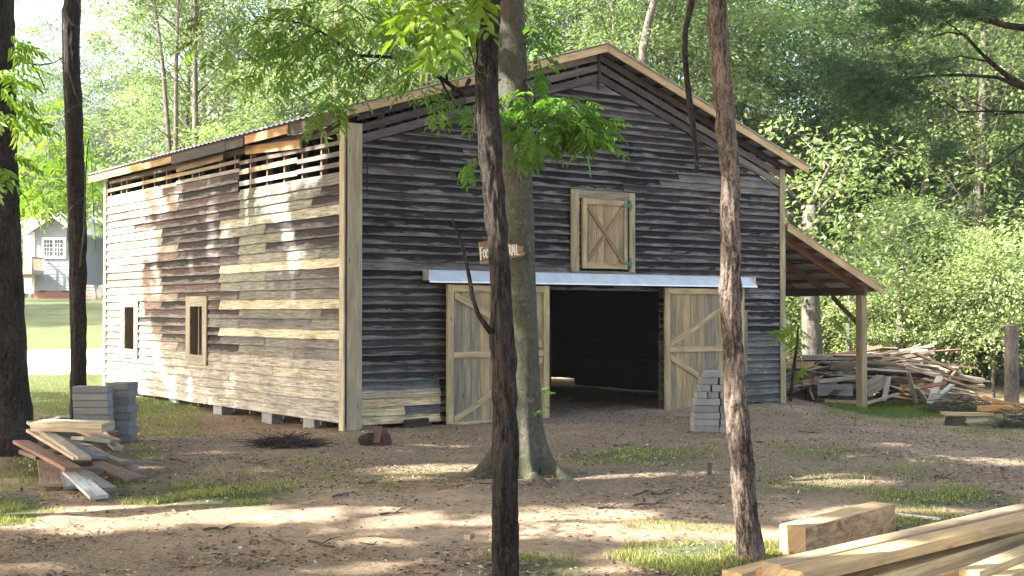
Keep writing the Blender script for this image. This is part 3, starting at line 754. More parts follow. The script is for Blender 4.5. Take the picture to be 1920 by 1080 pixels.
# behind the barn and to the left: thinner, sky between the crowns
for k, x, y, s in (('airy', -.5, 42, 1.0), ('slim', -3.0, 44, 1.0), ('airy', -5.6, 40, .95), ('slim', -1.6, 53, 1.15), ('airy', -8.5, 46, 1.0), ('slim', -7.0, 56, 1.1), ('airy', -11.5, 52, 1.1),
                   ('low', -4.8, 50, 1.2), ('low', -9.0, 57, 1.1), ('airy', -3.5, 62, 1.2), ('airy', -15.0, 62, 1.2),
                   ('dark', -22.0, 98, 1.1), ('broad', -27.5, 104, 1.3), ('dark', -33, 96, 1.1), ('broad', -38, 102, 1.3), ('tall', -32, 93, 1.2), ('tall', -26.0, 92, 1.0), ('dark', -27.5, 94, .6), ('dark', -25.4, 90, .55), ('airy', -37, 94, 1.3)): add_bg(k, x, y, s)
for k, x, y, s in (('airy', -11.0, 44, 1.0), ('slim', -12.8, 49, 1.05), ('airy', -6.8, 47, 1.05), ('airy', -12.5, 66, 1.2), ('airy', -6.5, 72, 1.3), ('slim', -2.8, 37.5, .95), ('airy', 1.0, 48, 1.0), ('low', -7.5, 43.5, 1.15), ('tall', -36, 62, 1.1), ('broad', -33, 52, 1.1), ('tall', -42, 72, 1.1), ('broad', -40, 58, 1.1)): add_bg(k, x, y, s)  # the tall and broad ones are unseen, added left to shade the lawn
for k, x, y, s in (('shrub', 8.6, 35.5, .9), ('shrub', 9.8, 34.5, 1.0), ('shrub', 11.9, 33.2, .9), ('shrub', 13.9, 32.6, 1.2), ('shrub', 15.2, 31.0, 1.15), ('shrub', 16.3, 33.8, 1.3), ('shrub', 14.6, 35.2, 1.3), ('shrub', 10.6, 37, 1.1), ('shrub', 7.0, 36, 1.0), ('shrub', 12.9, 37.0, 1.25), ('shrub', 17.6, 36.2, 1.2)): add_bg(k, x, y, s)
ORD = ['first', 'second', 'third', 'fourth', 'fifth', 'sixth', 'seventh', 'eighth', 'ninth', 'tenth', 'eleventh', 'twelfth', 'thirteenth', 'fourteenth', 'fifteenth', 'sixteenth', 'seventeenth', 'eighteenth', 'nineteenth', 'twentieth']
def zone_of(k, x, y):
    px = 960+F*x/y
    if k == 'shrub': return 'behind the scrap wood pile'
    if px < 190: return 'around the grey house and lawn'
    if px < 560: return 'beyond the low end of the barn roof'
    if px < 1180: return 'rising behind the barn ridge'
    return 'in the front row of the right-hand wood' if y < 42 else 'deep in the right-hand wood'
byz = {}
for b in BG: byz.setdefault((b[0], zone_of(*b[:3])), []).append(b)
for (k, zn), lst in byz.items():
    lst.sort(key=lambda b: b[1]/b[2])
    for i, (kk, x, y, s) in enumerate(lst):
        lab = (LOOK[k]+' '+zn) if len(lst) == 1 else f'{LOOK[k]}, {ORD[i]} from the left {zn}'
        z = gh(x, y)
        e = empty('shrub' if k == 'shrub' else 'broadleaf_tree', (x, y, z), rt.uniform(0, 6.28), label=lab, cat='shrub' if k == 'shrub' else 'tree', group='undergrowth shrubs' if k == 'shrub' else 'trees behind the barn')
        e.scale = (s, s, s)
        cr, tk = KINDS[k]
        mobj('trunk', tk, e); mobj('crown', cr, e)
# far woods: one mass
def far_woods():
    P = []; rng = np.random.default_rng(9)
    def blob(x, y, rx, zlo, zhi, n):
        p = np.c_[rng.normal(x, rx, n), rng.normal(y, 2.0, n), rng.uniform(zlo, zhi, n)]; P.append(p)
    for i in range(26):
        a = -.42+.9*i/25
        d = 72+rng.uniform(-4, 8) if a > .02 else 118+rng.uniform(-4, 8)
        x = a*d; g = gh(x, d); top = (4.5 if a < .02 else 9)+rng.uniform(-2, 3)
        blob(x, d, 2.6 if a > .02 else 3.4, g-.3, g+top, 2600)
    P = np.concatenate(P); n = len(P)
    cl = np.array([noise.noise(Vector((p[0]*.4, p[1]*.3, p[2]*.5))) for p in P[::7]]); cl = np.repeat(cl, 7)[:n]
    cl = np.pad(cl, (0, n-len(cl)), mode='edge')
    N = norm(rng.normal(size=(n, 3))*.6+np.array([[0, -.3, 1.]])); D = norm(rng.normal(size=(n, 3)))
    L = rng.uniform(.35, .75, n)
    me = leaves('far_woods', P, D, N, L, L*.6, leafcols(n, GR4, .3, .35), M['leaf_far'])
    o = mobj('far_woods', me); tag(o, label='far-off wood closing the view behind the single trees', cat='woods', kind='stuff')
far_woods()

# --- bark trunks built from pixel paths --------------------------------------
def path_trunk(name, parent, path, depth, mat, seed, n=40, step=.035, furrow=.010, fs=9, zs=1.0, flare=None, top=None, knots=()):
    """path: (px, py, width px) at a given depth, from top of the frame to the foot"""
    pts = []
    for (px, py, wpx) in path:
        Y = depth; p = at(px, py, Y); pts.append((p.z, p.x, wpx*Y/F/2))
    pts.sort(); 
    if top: pts.append(top)
    z0, z1 = pts[0][0], pts[-1][0]; zs_ = [q[0] for q in pts]; K = int((z1-z0)/step)
    def itp(z, j): return float(np.interp(z, zs_, [q[j] for q in pts]))
    def sm(z, j): return (itp(z-.12, j)+2*itp(z, j)+itp(z+.12, j))/4
    vs = []; fs_ = []
    for k in range(K+1):
        z = z0+(z1-z0)*k/K; cx = sm(z, 1); r0 = itp(z, 2)
        for i in range(n):
            a = 2*math.pi*i/n; ca, sa = math.cos(a), math.sin(a); r = r0
            if flare: r *= flare(a, z-z0)
            q = Vector((ca*fs*.30/.1*r0*.9, sa*fs*.30/.1*r0*.9, z*zs))
            f = noise.noise(Vector((ca*r0*fs*3.2+seed, sa*r0*fs*3.2, z*fs*.42)))
            f2 = noise.noise(Vector((ca*r0*fs*7+seed, sa*r0*fs*7, z*fs*1.5)))
            r += furrow*(abs(f)*3.2-.8)+furrow*.6*f2
            r += r0*.06*noise.noise(Vector((ca, sa, z*1.3+seed)))
            for (kz, ka, kr, kh) in knots:
                dz = (z-kz)/kr; da = math.atan2(math.sin(a-ka), math.cos(a-ka))*r0/kr
                d2 = dz*dz+da*da
                if d2 < 4: r += kh*math.exp(-d2)*(1-.9*math.exp(-d2*9))
            vs.append((cx+r*ca, depth+r*sa, z))
    for k in range(K):
        for i in range(n):
            j = (i+1) % n; fs_.append((k*n+i, k*n+j, (k+1)*n+j, (k+1)*n+i))
    me = bpy.data.meshes.new(name); o = parent.location
    me.from_pydata([(a-o.x, b-o.y, c-o.z) for a, b, c in vs], [], fs_)
    me.polygons.foreach_set('use_smooth', [True]*len(fs_)); me.materials.append(mat); me.update()
    return mobj(name, me, parent)
def comp_leaves(name, P, D, size, base, parent, mat=None, nleaf=9, yellow=.3, var=.22, leaflet=.40, wid=.38, seed=1):
    """pinnate leaves: P base, D direction (n,3), size rachis length (n)"""
    rng = np.random.default_rng(seed); n = len(P); D = norm(D)
    up = norm(np.tile([[0, 0, 1.]], (n, 1))+rng.normal(size=(n, 3))*.25); S = norm(np.cross(up, D)); N = np.cross(D, S)
    Ps, Ds, Ns, Ls = [], [], [], []
    half = nleaf//2
    for k in range(half+1):
        t = .28+.72*k/half
        base_p = P+D*(size*t)[:, None]-np.array([[0, 0, 1.]])*(size*t*t*.18)[:, None]
        for sgn in ((1, -1) if k < half else (0,)):
            d = norm(D*(.55 if sgn else 1)+S*sgn*.85-np.array([[0, 0, .28]])+rng.normal(size=(n, 3))*.10)
            Ps.append(base_p); Ds.append(d); Ns.append(norm(N+rng.normal(size=(n, 3))*.22)); Ls.append(size*leaflet*(.75+.35*math.sin(math.pi*(k+1)/(half+1.6)))*rng.uniform(.85, 1.15, n))
    m = len(Ps); P2 = np.concatenate(Ps); D2 = np.concatenate(Ds); N2 = np.concatenate(Ns); L2 = np.concatenate(Ls)
    c = leafcols(n, base, var, yellow); c = np.tile(c, (m, 1))*rng.uniform(.9, 1.1, (n*m, 1))
    o = np.array(parent.location)[None, :]
    me = leaves(name, P2-o, D2, N2, L2, L2*wid, c, mat or M['leaf'], LEAF6)
    return mobj(name, me, parent)
def blob_pts(specs, seed=3):
    """specs: (px, py, rx, ry, depth, dspread, count)"""
    rng = np.random.default_rng(seed); out = []; dr = []
    for (px, py, rx, ry, Y, dy, cnt) in specs:
        c = at(px, py, Y)
        for _ in range(cnt):
            a = rng.uniform(0, 2*math.pi); r = math.sqrt(rng.uniform(0, 1))
            yy = Y+rng.normal()*dy; p = at(px+rx*r*math.cos(a), py+ry*r*math.sin(a), yy)
            out.append((p.x, p.y, p.z)); d = (math.cos(a)*r+rng.normal()*.5, rng.normal()*.7, math.sin(-a)*r*.3-.15+rng.normal()*.25); dr.append(d)
    return np.array(out), np.array(dr)
def px_tube(mb, pts, Y, col=(.03, .025, .02), n=7, wob=.04):
    """pts: (px, py, width px[, dY])"""
    mb.tube([at(p[0], p[1], Y+(p[3] if len(p) > 3 else 0)) for p in pts], [p[2]*Y/F/2 for p in pts], col, n, wob)
# ---- shade crowns: leaves that would shade the sunlit patches are left out ---
LIT = []; S_ = np.array(SV)
def lit(p, r): LIT.append((p[0], p[1], p[2], r))
def lit_ground(px, py, rx, ry, r=.24, dens=1.0):
    c = []
    ny = max(1, int(ry/5)); nx = max(1, int(rx/22))
    for j in range(-ny, ny+1):
        for i in range(-nx, nx+1):
            if (i/(nx+.01))**2+(j/(ny+.01))**2 <= 1.0:
                p = atz(px+rx*i/nx, py+ry*j/ny, 0.0); lit(p, r)
def Lwall(px, z):
    r_ = (px-960)/F; s = (C0.x-r_*C0.y)/(-W_.x+r_*W_.y); return C0+W_*s+V(0, 0, z)
for (a) in ((270, 968, 190, 20), (150, 975, 90, 16), (690, 975, 90, 15), (1180, 985, 110, 8), (1420, 1010, 60, 10), (1560, 905, 60, 6), (1830, 868, 80, 5), (1330, 1035, 90, 18), (1240, 885, 60, 4), (1610, 960, 40, 5), (820, 880, 50, 6), (1090, 960, 60, 6)):
    lit_ground(*a)
for z in np.arange(.1, 4.3, .28):           # far end of the side wall
    for px in range(196, 262, 9): lit(Lwall(px, z), .42)
for (px, z, r) in ((275, 3.4, .35), (290, 3.0, .3), (300, 2.2, .25), (285, 1.2, .3), (305, .7, .25), (275, .5, .35), (310, 3.6, .22), (330, .35, .22), (360, .3, .2), (400, 3.5, .22), (402, 3.2, .2), (398, 2.9, .2),
                   (470, 3.75, .3), (500, 3.6, .34), (530, 3.3, .3), (545, 2.9, .22), (550, 2.6, .18), (470, 3.3, .2), (430, 3.0, .18), (560, 3.9, .3), (600, 4.0, .25), (590, 3.75, .2), (520, 4.1, .3), (300, 4.2, .3), (340, 3.9, .25), (330, 1.6, .12), (440, .4, .12), (355, 2.6, .12)): lit(Lwall(px, z), r)
for (px, py, Y, r) in ((1490, 1000, 9.0, .16), (1470, 990, 8.9, .14), (1560, 970, 9.2, .12), (1600, 1020, 7.6, .18), (1750, 985, 8.3, .2), (1860, 960, 8.7, .2), (1880, 1040, 7.4, .22), (1800, 1060, 7, .15), (1700, 1040, 7.2, .12),
                       (1362, 330, 8.7, .14), (1364, 380, 8.7, .15), (1366, 430, 8.7, .15), (1368, 480, 8.7, .14), (1368, 530, 8.7, .12), (1386, 780, 8.7, .10), (1392, 850, 8.7, .12), (1398, 920, 8.7, .1), (1402, 1000, 8.7, .13), (915, 230, 6.4, .06), (925, 480, 6.4, .05), (915, 330, 6.4, .05)):
    p = at(px, py, Y); lit(p, r)
for (px, py, Y, r) in ((1600, 700, 28, .6), (1680, 690, 28, .6), (1760, 700, 28, .6), (1530, 710, 28, .6), (1840, 760, 26, .6), (1700, 740, 28, .5), (1560, 740, 28, .5), (1850, 640, 30, .8), (790, 90, 6, .2), (800, 60, 6, .2), (1050, 220, 13, .4), (960, 190, 13.5, .15)):
    lit(at(px, py, Y), r)
rl_ = random.Random(8)
for _ in range(90):
    px, py = rl_.uniform(0, 1920), rl_.uniform(800, 1075); lit(atz(px, py, 0), rl_.uniform(.02, .16))
for _ in range(45): lit(Lwall(rl_.uniform(300, 600), rl_.uniform(.3, 4.1)), rl_.uniform(.02, .10))
for k_ in range(9): lit(atz(1520+k_*45, 1050-k_*12, .3), .12)
lit(at(1486, 1005, 8.95), .24)
LITA = np.array(LIT)
def lit_mask(P):
    keep = np.ones(len(P), bool)
    for (x, y, z, r) in LITA:
        dx = P[:, 0]-x; dy = P[:, 1]-y; dz = P[:, 2]-z; t = dx*S_[0]+dy*S_[1]+dz*S_[2]
        d2 = dx*dx+dy*dy+dz*dz-t*t
        keep &= ~((d2 < (r+.10)**2) & (t > .3))
    return keep
def in_frame(P, m=60, top=-18):
    y = np.maximum(P[:, 1], .01); px = 960+F*P[:, 0]/y; dep = y*CP+(P[:, 2]-EYE)*SP; up = -y*SP+(P[:, 2]-EYE)*CP; py = 540-F*up/dep
    return (P[:, 1] > .5) & (px > -m) & (px < 1920+m) & (py > top) & (py < 1100)
def shade_crown(parent, cx, cy, cz, rx, rz, ncl, seed, base=GR1, per=60, leaf=.30):
    rng = np.random.default_rng(seed)
    cp, P, D, N, L, tone = crown_arrays(rx, rz, 0, ncl, per, leaf, rng, .5, .7, .1)
    P = P+np.array([[cx, cy, cz]]); k = lit_mask(P) & ~in_frame(P)
    P, D, N, L = P[k], D[k], N[k], L[k]; o = np.array(parent.location)[None, :]
    me = leaves('crown', P-o, D, N, L, L*.62, leafcols(len(P), base, .2, .3), M['leaf'])
    return mobj('crown', me, parent)

# ---- dark trunk in front (centre)
p0 = at(948, 1235, 6.4); tA = empty('young_tree', (p0.x, 6.4, gh(p0.x, 6.4)), label='nearest slender dark furrowed trunk crossing the picture centre, with a broken twig', cat='tree')
path_trunk('trunk', tA, [(921, -60, 34), (921, 0, 35), (915, 70, 38), (911, 150, 42), (914, 220, 42), (921, 300, 41), (925, 360, 40), (932, 440, 37), (939, 490, 36), (939, 540, 38), (941, 600, 43), (943, 640, 45), (947, 720, 43), (947, 800, 44), (946, 880, 46), (947, 985, 48), (949, 1080, 51), (950, 1240, 58)],
           6.4, M['bark_dark'], 3, 56, .02, .0075, 14, top=(7.8, at(921, 0, 6.4).x+.15, .045))
mb = SplitMB(301); px_tube(mb, [(920, 622, 13, -.04), (912, 612, 11, -.06), (897, 590, 9, -.1), (887, 560, 8, -.1), (880, 520, 8, -.1), (872, 480, 7, -.1), (864, 450, 6, -.1), (856, 430, 5.5, -.1), (848, 411, 5, -.1)], 6.4)
px_tube(mb, [(918, 35, 6), (895, 25, 5), (870, -5, 4), (850, -60, 3)], 6.4); px_tube(mb, [(905, 155, 6), (892, 130, 4), (872, 60, 3), (845, 20, 2), (820, 0, 1.5)], 6.3)
px_tube(mb, [(893, 165, 4), (893, 200, 3), (890, 240, 2.5), (885, 258, 2)], 6.35)
mb.build('branch', M['bark_dark'], tA, smooth=True)
P, D = blob_pts([(812, 8, 34, 22, 6.2, .25, 9), (862, 25, 34, 32, 6.3, .2, 9), (803, 60, 14, 14, 6.15, .1, 3), (848, 52, 20, 14, 6.3, .15, 3), (835, -25, 80, 22, 6.3, .3, 12)], 4)
comp_leaves('foliage', P, D*np.array([[.8, 1, 1]])+np.array([[-.25, 0, -.35]]), rs.uniform(.14, .20, len(P)), (.13, .24, .035), tA, nleaf=7, leaflet=.50, wid=.42, yellow=.6, seed=5)
shade_crown(tA, p0.x-.5, 5.5, 9.2, 2.6, 2.2, 90, 31)

# ---- right trunk
p0 = at(1407, 1050, 8.7); tB = empty('young_tree', (p0.x, 8.7, gh(p0.x, 8.7)), label='crooked brown trunk with knots standing right of the barn doors by the new timbers', cat='tree')
zk = lambda py: at(0, py, 8.7).z
path_trunk('trunk', tB, [(1342, -60, 31), (1344, 0, 31), (1348, 70, 32), (1352, 130, 33), (1356, 180, 35), (1361, 240, 37), (1367, 290, 38), (1371, 340, 34), (1369, 400, 35), (1371, 450, 36), (1370, 500, 37), (1369, 555, 40), (1371, 600, 37), (1374, 660, 36), (1378, 710, 36), (1381, 765, 42), (1386, 820, 40), (1392, 880, 42), (1398, 950, 44), (1403, 1000, 47), (1407, 1045, 55), (1409, 1075, 66)],
           8.7, M['bark_mid'], 8, 56, .025, .009, 11, top=(8.6, p0.x-.35, .05), knots=((zk(460), -1.9, .035, .025), (zk(752), -2.0, .04, .03), (zk(160), -.2, .03, .03)))
shade_crown(tB, p0.x-.6, 8.2, 10.2, 3.0, 2.4, 100, 32)
# hanging dead vine beside it
pv = at(1305, 320, 8.9); vn = empty('hanging_vine', (at(1300, 0, 8.9).x, 8.9, pv.z), label='bare dark vine hanging down in front of the right roof slope', cat='vine')
mb = MB(302); px_tube(mb, [(1312, -160, 12), (1303, -40, 12), (1296, 10, 12), (1285, 55, 11), (1284, 100, 11), (1288, 150, 11), (1293, 190, 12), (1298, 230, 12), (1303, 270, 10), (1306, 300, 8), (1305, 325, 5)], 8.9, n=9); px_tube(mb, [(1304, 300, 4), (1310, 312, 3), (1311, 322, 2)], 8.88)
mb.build('stem', M['bark_dark'], vn, smooth=True)
# ---- the big beech
YB = 13.4; p0 = at(973, 890, YB); tC = empty('beech_tree', (p0.x, YB, gh(p0.x, YB)), label='thick smooth grey trunk with spreading roots, carrying the wooden sign', cat='tree')
def fl(a, h):
    e = math.exp(-h/.24); lob = sum(w_*math.exp(-(math.atan2(math.sin(a-c), math.cos(a-c))/.21)**2) for c, w_ in ((-2.75, 2.1), (-.35, 1.8), (-1.25, 1.3), (1.5, .7), (-2.0, .35), (2.4, .6)))
    return 1+e*(.08+lob)+.08*math.exp(-h/.9)
path_trunk('trunk', tC, [(957, -60, 52), (957, 0, 52), (960, 100, 54), (962, 170, 55), (967, 300, 59), (970, 420, 62), (973, 540, 63), (976, 640, 66), (978, 720, 70), (977, 790, 74), (975, 850, 78), (973, 900, 80)],
           YB, M['bark_grey'], 20, 64, .03, .0025, 6, flare=fl, top=(10.5, p0.x-.1, .12))
mb = SplitMB(303)
for pts in ([(930, 862, 26, -.1), (915, 872, 20, -.25), (903, 880, 14, -.4), (893, 886, 5, -.5)], [(905, 866, 16, 0), (890, 868, 9, .05), (878, 866, 3, .1)], [(995, 868, 26, -.2), (1006, 888, 19, -.5), (1020, 900, 14, -.8), (1034, 910, 5, -1.0)], [(1010, 858, 22, .1), (1030, 862, 13, .05), (1046, 862, 4, 0)], [(955, 875, 20, -.3), (948, 888, 12, -.6), (942, 897, 4, -.8)]):
    q = []
    for (px, py, wv, dy) in pts:
        a = at(px, py, YB+dy); g = gh(a.x, a.y); q.append((V(a.x, a.y, g+wv*YB/F*.12), wv*YB/F/2))
    mb.tube([a for a, b in q], [b for a, b in q], (.1, .1, .1), 9, .06)
mb.build('root', M['bark_grey'], tC, smooth=True)
mb = SplitMB(304)
px_tube(mb, [(958, 150, 16, .1), (925, 170, 12, 0), (870, 178, 9, -.2), (832, 150, 8, -.3), (780, 112, 7, -.4), (720, 106, 7, -.5), (670, 104, 6, -.5), (640, 85, 5, -.6), (600, 58, 4.5, -.7), (560, 42, 3.5, -.7), (525, 38, 2.5, -.8), (480, 30, 1.5, -.8)], YB)
px_tube(mb, [(870, 178, 7, -.2), (858, 165, 6, -.3), (845, 185, 5, -.4), (815, 128, 4, -.5)], YB); px_tube(mb, [(880, 150, 9, -.1), (873, 165, 8, -.2), (850, 168, 7, -.2), (838, 150, 5, -.3), (836, 130, 4, -.3)], YB)
px_tube(mb, [(690, 105, 4, -.5), (705, 80, 3, -.5), (718, 50, 2, -.4)], YB); px_tube(mb, [(565, 42, 3, -.7), (570, 20, 2.5, -.7), (578, -15, 2, -.6)], YB); px_tube(mb, [(640, 85, 3, -.6), (655, 60, 2, -.6)], YB)
px_tube(mb, [(720, 106, 3, -.5), (690, 125, 2.4, -.6), (675, 160, 2, -.7), (668, 195, 1.5, -.7)], YB); px_tube(mb, [(600, 58, 3, -.7), (560, 75, 2, -.8), (520, 100, 1.5, -.8)], YB)
px_tube(mb, [(975, 250, 7, -.2), (1010, 225, 5, -.4), (1060, 220, 4, -.6), (1110, 240, 2.5, -.7), (1140, 262, 1.5, -.7)], YB); px_tube(mb, [(985, 150, 6, -.1), (1000, 170, 4, -.2), (1002, 190, 3, -.2)], YB)
mb.build('branch', M['bark_dark'], tC, smooth=True)
P, D = blob_pts([(700, 70, 70, 42, YB-.5, .5, 44), (600, 45, 75, 45, YB-.8, .5, 40), (520, 50, 60, 30, YB-.8, .4, 20), (640, 140, 45, 40, YB-.6, .4, 20), (625, 185, 28, 28, YB-.7, .3, 9), (640, 205, 14, 26, YB-.8, .2, 4), (790, 130, 55, 35, YB-.4, .4, 20), (780, 160, 35, 25, YB-.3, .3, 8), (560, 110, 55, 40, YB-.8, .4, 20), (430, 60, 60, 45, YB-.7, .6, 18), (500, 130, 50, 30, YB-.8, .5, 13),
                 (850, 60, 50, 60, YB, .5, 20), (660, 15, 120, 25, YB-.5, .6, 30), (820, 195, 22, 10, YB-.3, .2, 4), (868, 185, 12, 10, YB-.4, .1, 4), (590, 225, 12, 16, YB-.8, .2, 4), (745, 45, 60, 40, YB-.3, .5, 16)], 6)
comp_leaves('foliage', P, D+np.array([[-.1, 0, -.35]]), rs.uniform(.16, .30, len(P)), (.10, .185, .045), tC, nleaf=9, leaflet=.42, wid=.34, yellow=.35, seed=6)
P, D = blob_pts([(1040, 215, 55, 30, YB-.6, .3, 80), (1090, 235, 45, 28, YB-.7, .3, 60), (1010, 245, 38, 25, YB-.5, .25, 40), (1125, 255, 22, 14, YB-.7, .2, 16), (1060, 195, 40, 16, YB-.6, .3, 26), (975, 275, 18, 22, YB-.6, .15, 14), (990, 180, 25, 25, YB-.2, .2, 20), (1005, 110, 18, 45, YB+.3, .3, 26), (885, 300, 10, 22, YB-.5, .1, 9), (868, 195, 8, 10, YB-.6, .1, 5), (950, 195, 35, 20, YB-.5, .2, 10), (1000, 45, 20, 40, YB+.2, .3, 18)], 7)
comp_leaves('foliage', P, D+np.array([[.15, 0, -.35]]), rs.uniform(.14, .26, len(P)), (.07, .15, .03), tC, nleaf=9, leaflet=.42, wid=.40, yellow=.35, seed=8)
P, D = blob_pts([(1018, 735, 5, 8, YB-.3, .05, 3), (1020, 765, 4, 8, YB-.3, .05, 3)], 9)
comp_leaves('foliage', P, D, rs.uniform(.06, .1, len(P)), (.12, .2, .03), tC, nleaf=5, leaflet=.6, wid=.5, seed=8)
shade_crown(tC, p0.x-2.5, YB-1, 11.3, 5.2, 3.0, 230, 33)
# ---- left big trunk
YL = 15.4; p0 = at(8, 845, YL); tD = empty('oak_tree', (p0.x, YL, gh(p0.x, YL)), label='broad nearly black trunk cut by the left edge of the picture', cat='tree')
def fl2(a, h): return 1+.35*math.exp(-h/.35)*(1+.35*math.cos(3*a+1))
path_trunk('trunk', tD, [(-14, -60, 68), (-12, 0, 68), (-6, 200, 70), (-4, 360, 70), (0, 480, 78), (2, 600, 82), (6, 720, 88), (10, 800, 92), (12, 850, 94)], YL, M['bark_dark'], 40, 64, .03, .012, 7, flare=fl2, top=(11, p0.x-.1, .15))
mb = SplitMB(305); px_tube(mb, [(15, 98, 5), (40, 112, 4.5), (62, 121, 4), (75, 122, 3), (100, 118, 2.5), (118, 108, 2)], YL-.1); px_tube(mb, [(60, 120, 3), (72, 138, 2.5), (80, 155, 2), (87, 175, 1.5)], YL-.1)
mb.build('branch', M['bark_dark'], tD, smooth=True)
P, D = blob_pts([(14, 70, 14, 16, 9.0, .2, 7), (12, 160, 22, 36, 8.8, .2, 16), (22, 215, 22, 22, 9.0, .2, 9), (10, 310, 14, 30, 9, .2, 9), (30, 130, 14, 12, 9, .2, 4)], 12)
comp_leaves('foliage', P, D*.6+np.array([[.6, 0, -.4]]), rs.uniform(.14, .22, len(P)), (.11, .21, .03), tD, nleaf=9, leaflet=.42, wid=.40, yellow=.5, seed=9)
shade_crown(tD, p0.x-1.2, YL, 12.2, 4.8, 3.2, 210, 34)
# ---- second left trunk with vines
Y2 = 20.2; p0 = at(146, 785, Y2); tE = empty('pine_tree', (p0.x, Y2, gh(p0.x, Y2)), label='straight dark trunk wrapped in thin vines between the lawn and the barn side wall', cat='tree')
path_trunk('trunk', tE, [(136, -60, 31), (137, 0, 30), (134, 60, 30), (135, 130, 30), (138, 190, 31), (141, 280, 32), (143, 360, 32), (144, 430, 34), (146, 490, 31), (146, 560, 29), (147, 650, 28), (147, 740, 29), (147, 800, 33)], Y2, M['bark_dark'], 60, 40, .05, .012, 7, top=(13, p0.x-.2, .1), knots=((at(0, 25, Y2).z, -2.2, .08, .05),))
mb = SplitMB(306)
px_tube(mb, [(134, 800, 2.5, -.15), (133, 620, 2.5, -.15), (131, 480, 2.5, -.2), (126, 300, 2.5, -.2), (118, 120, 3, -.2), (116, 20, 3, -.2)], Y2); px_tube(mb, [(150, 500, 4, -.25), (158, 430, 4, -.2), (160, 330, 3, -.2), (166, 260, 2, -.2), (172, 310, 1.3, -.2), (176, 400, 1.2, -.2), (180, 470, 1, -.1)], Y2)
px_tube(mb, [(120, 20, 2.5, -.3), (135, 45, 2.5, -.35), (148, 53, 2.5, -.3), (152, 20, 2.5, -.2), (146, 0, 2, -.2)], Y2); px_tube(mb, [(128, 130, 2, -.3), (140, 172, 2, -.35), (152, 200, 2, -.3)], Y2); px_tube(mb, [(126, 210, 2, -.3), (140, 198, 2, -.35), (153, 196, 2, -.2)], Y2); px_tube(mb, [(128, 395, 2, -.3), (140, 384, 2, -.35), (156, 372, 2, -.2)], Y2)
mb.build('vine', M['bark_grey'], tE, smooth=True)
shade_crown(tE, p0.x-.5, Y2-.5, 13, 3.8, 3.0, 150, 35)
# ---- trees left of the picture whose crowns shade the yard
OFF = [(-9.5, 1.5, 12.2, 4.6), (-9.0, 9.0, 11.5, 4.2), (-12.5, 13.5, 13, 4.6), (-16.5, 5.0, 13.5, 5.0), (-18.5, 12.5, 13.5, 5.0), (-16.0, 20.0, 13.5, 4.4), (-23.5, 9.0, 14.5, 5.0), (-23.0, 17.5, 15, 4.8), (-4.2, 3.0, 10.8, 4.2), (-16.5, -2.5, 13.5, 4.6), (3.5, 1.5, 10.5, 4.2), (-24, 1.0, 15, 5.0)]
OL = ['nearest the camera', 'closest to the left edge of the yard', 'beside the broad black trunk', 'in the second row', 'behind the second row', 'near the lawn', 'in the outer row', 'at the outer corner by the lawn', 'above the camera', 'behind the camera on the left', 'beside the camera on the right', 'farthest out behind the camera']
for i, (x, y, z, r) in enumerate(OFF):
    e = empty('shade_tree', (x, y, gh(x, y)), label='tall shade tree left of the picture, '+OL[i], cat='tree', group='shade trees around the yard')
    mb = MB(400+i); mb.tube([(x, y, -.2), (x+.1, y, 3), (x-.1, y+.1, 7), (x, y, z)], [.26, .2, .15, .05], (.1, .1, .1), 9, .05)
    for k in range(7):
        a = k*.9+i; mb.tube([(x, y, z-4+k*.5), (x+math.cos(a)*r*.4, y+math.sin(a)*r*.4, z-2+k*.3), (x+math.cos(a)*r*.8, y+math.sin(a)*r*.8, z-.6+k*.2)], [.08, .05, .02], (.1, .1, .1), 6)
    mb.build('trunk', M['bark_far'], e, smooth=True)
    shade_crown(e, x, y, z, r, 3.3, 230, 500+i)
# ---- cedar at the right edge
YC = 10.0; tF = empty('cedar_tree', (5.4, 10.6, gh(5.4, 10.6)), label='dark fine-needled tree reaching in from the upper right edge', cat='tree')
mb = MB(310); mb.tube([(5.4, 10.6, -.3), (5.35, 10.6, 3), (5.4, 10.6, 7)], [.17, .13, .05], (.05, .04, .03), 10, .05); mb.build('trunk', M['bark_dark'], tF, smooth=True)
mb = SplitMB(311); BR = [
 [(2080, 62, 18), (1920, 52, 14), (1880, 46, 12), (1830, 32, 9), (1775, 2, 7), (1740, -40, 5)],
 [(2060, 190, 16), (1920, 160, 11), (1880, 135, 9), (1840, 100, 7), (1810, 66, 5), (1780, 60, 3), (1740, 72, 2)],
 [(1920, 165, 10), (1870, 145, 7), (1800, 140, 6), (1740, 142, 5), (1680, 152, 4), (1620, 140, 2.5), (1590, 128, 1.5)],
 [(1905, 158, 6), (1850, 115, 4), (1800, 105, 3), (1760, 118, 2), (1710, 125, 1.5)],
 [(2040, 230, 10), (1920, 210, 5), (1860, 208, 4), (1800, 210, 3), (1770, 190, 2), (1740, 170, 1.5)],
 [(1920, 210, 4), (1870, 215, 3), (1820, 190, 2), (1760, 165, 1.5)], [(1880, 46, 5), (1850, 20, 4), (1870, -30, 3)], [(1840, 100, 4), (1800, 60, 3), (1760, 30, 2)],
 [(2040, 255, 8), (1920, 270, 4), (1880, 300, 3), (1850, 318, 2), (1790, 330, 1.3)], [(1780, 60, 2), (1730, 70, 1.6), (1690, 55, 1)]]
for b in BR: px_tube(mb, b, YC, n=7)
mb.build('branch', M['bark_dark'], tF, smooth=True)
rng = np.random.default_rng(15); PP = []; DD = []
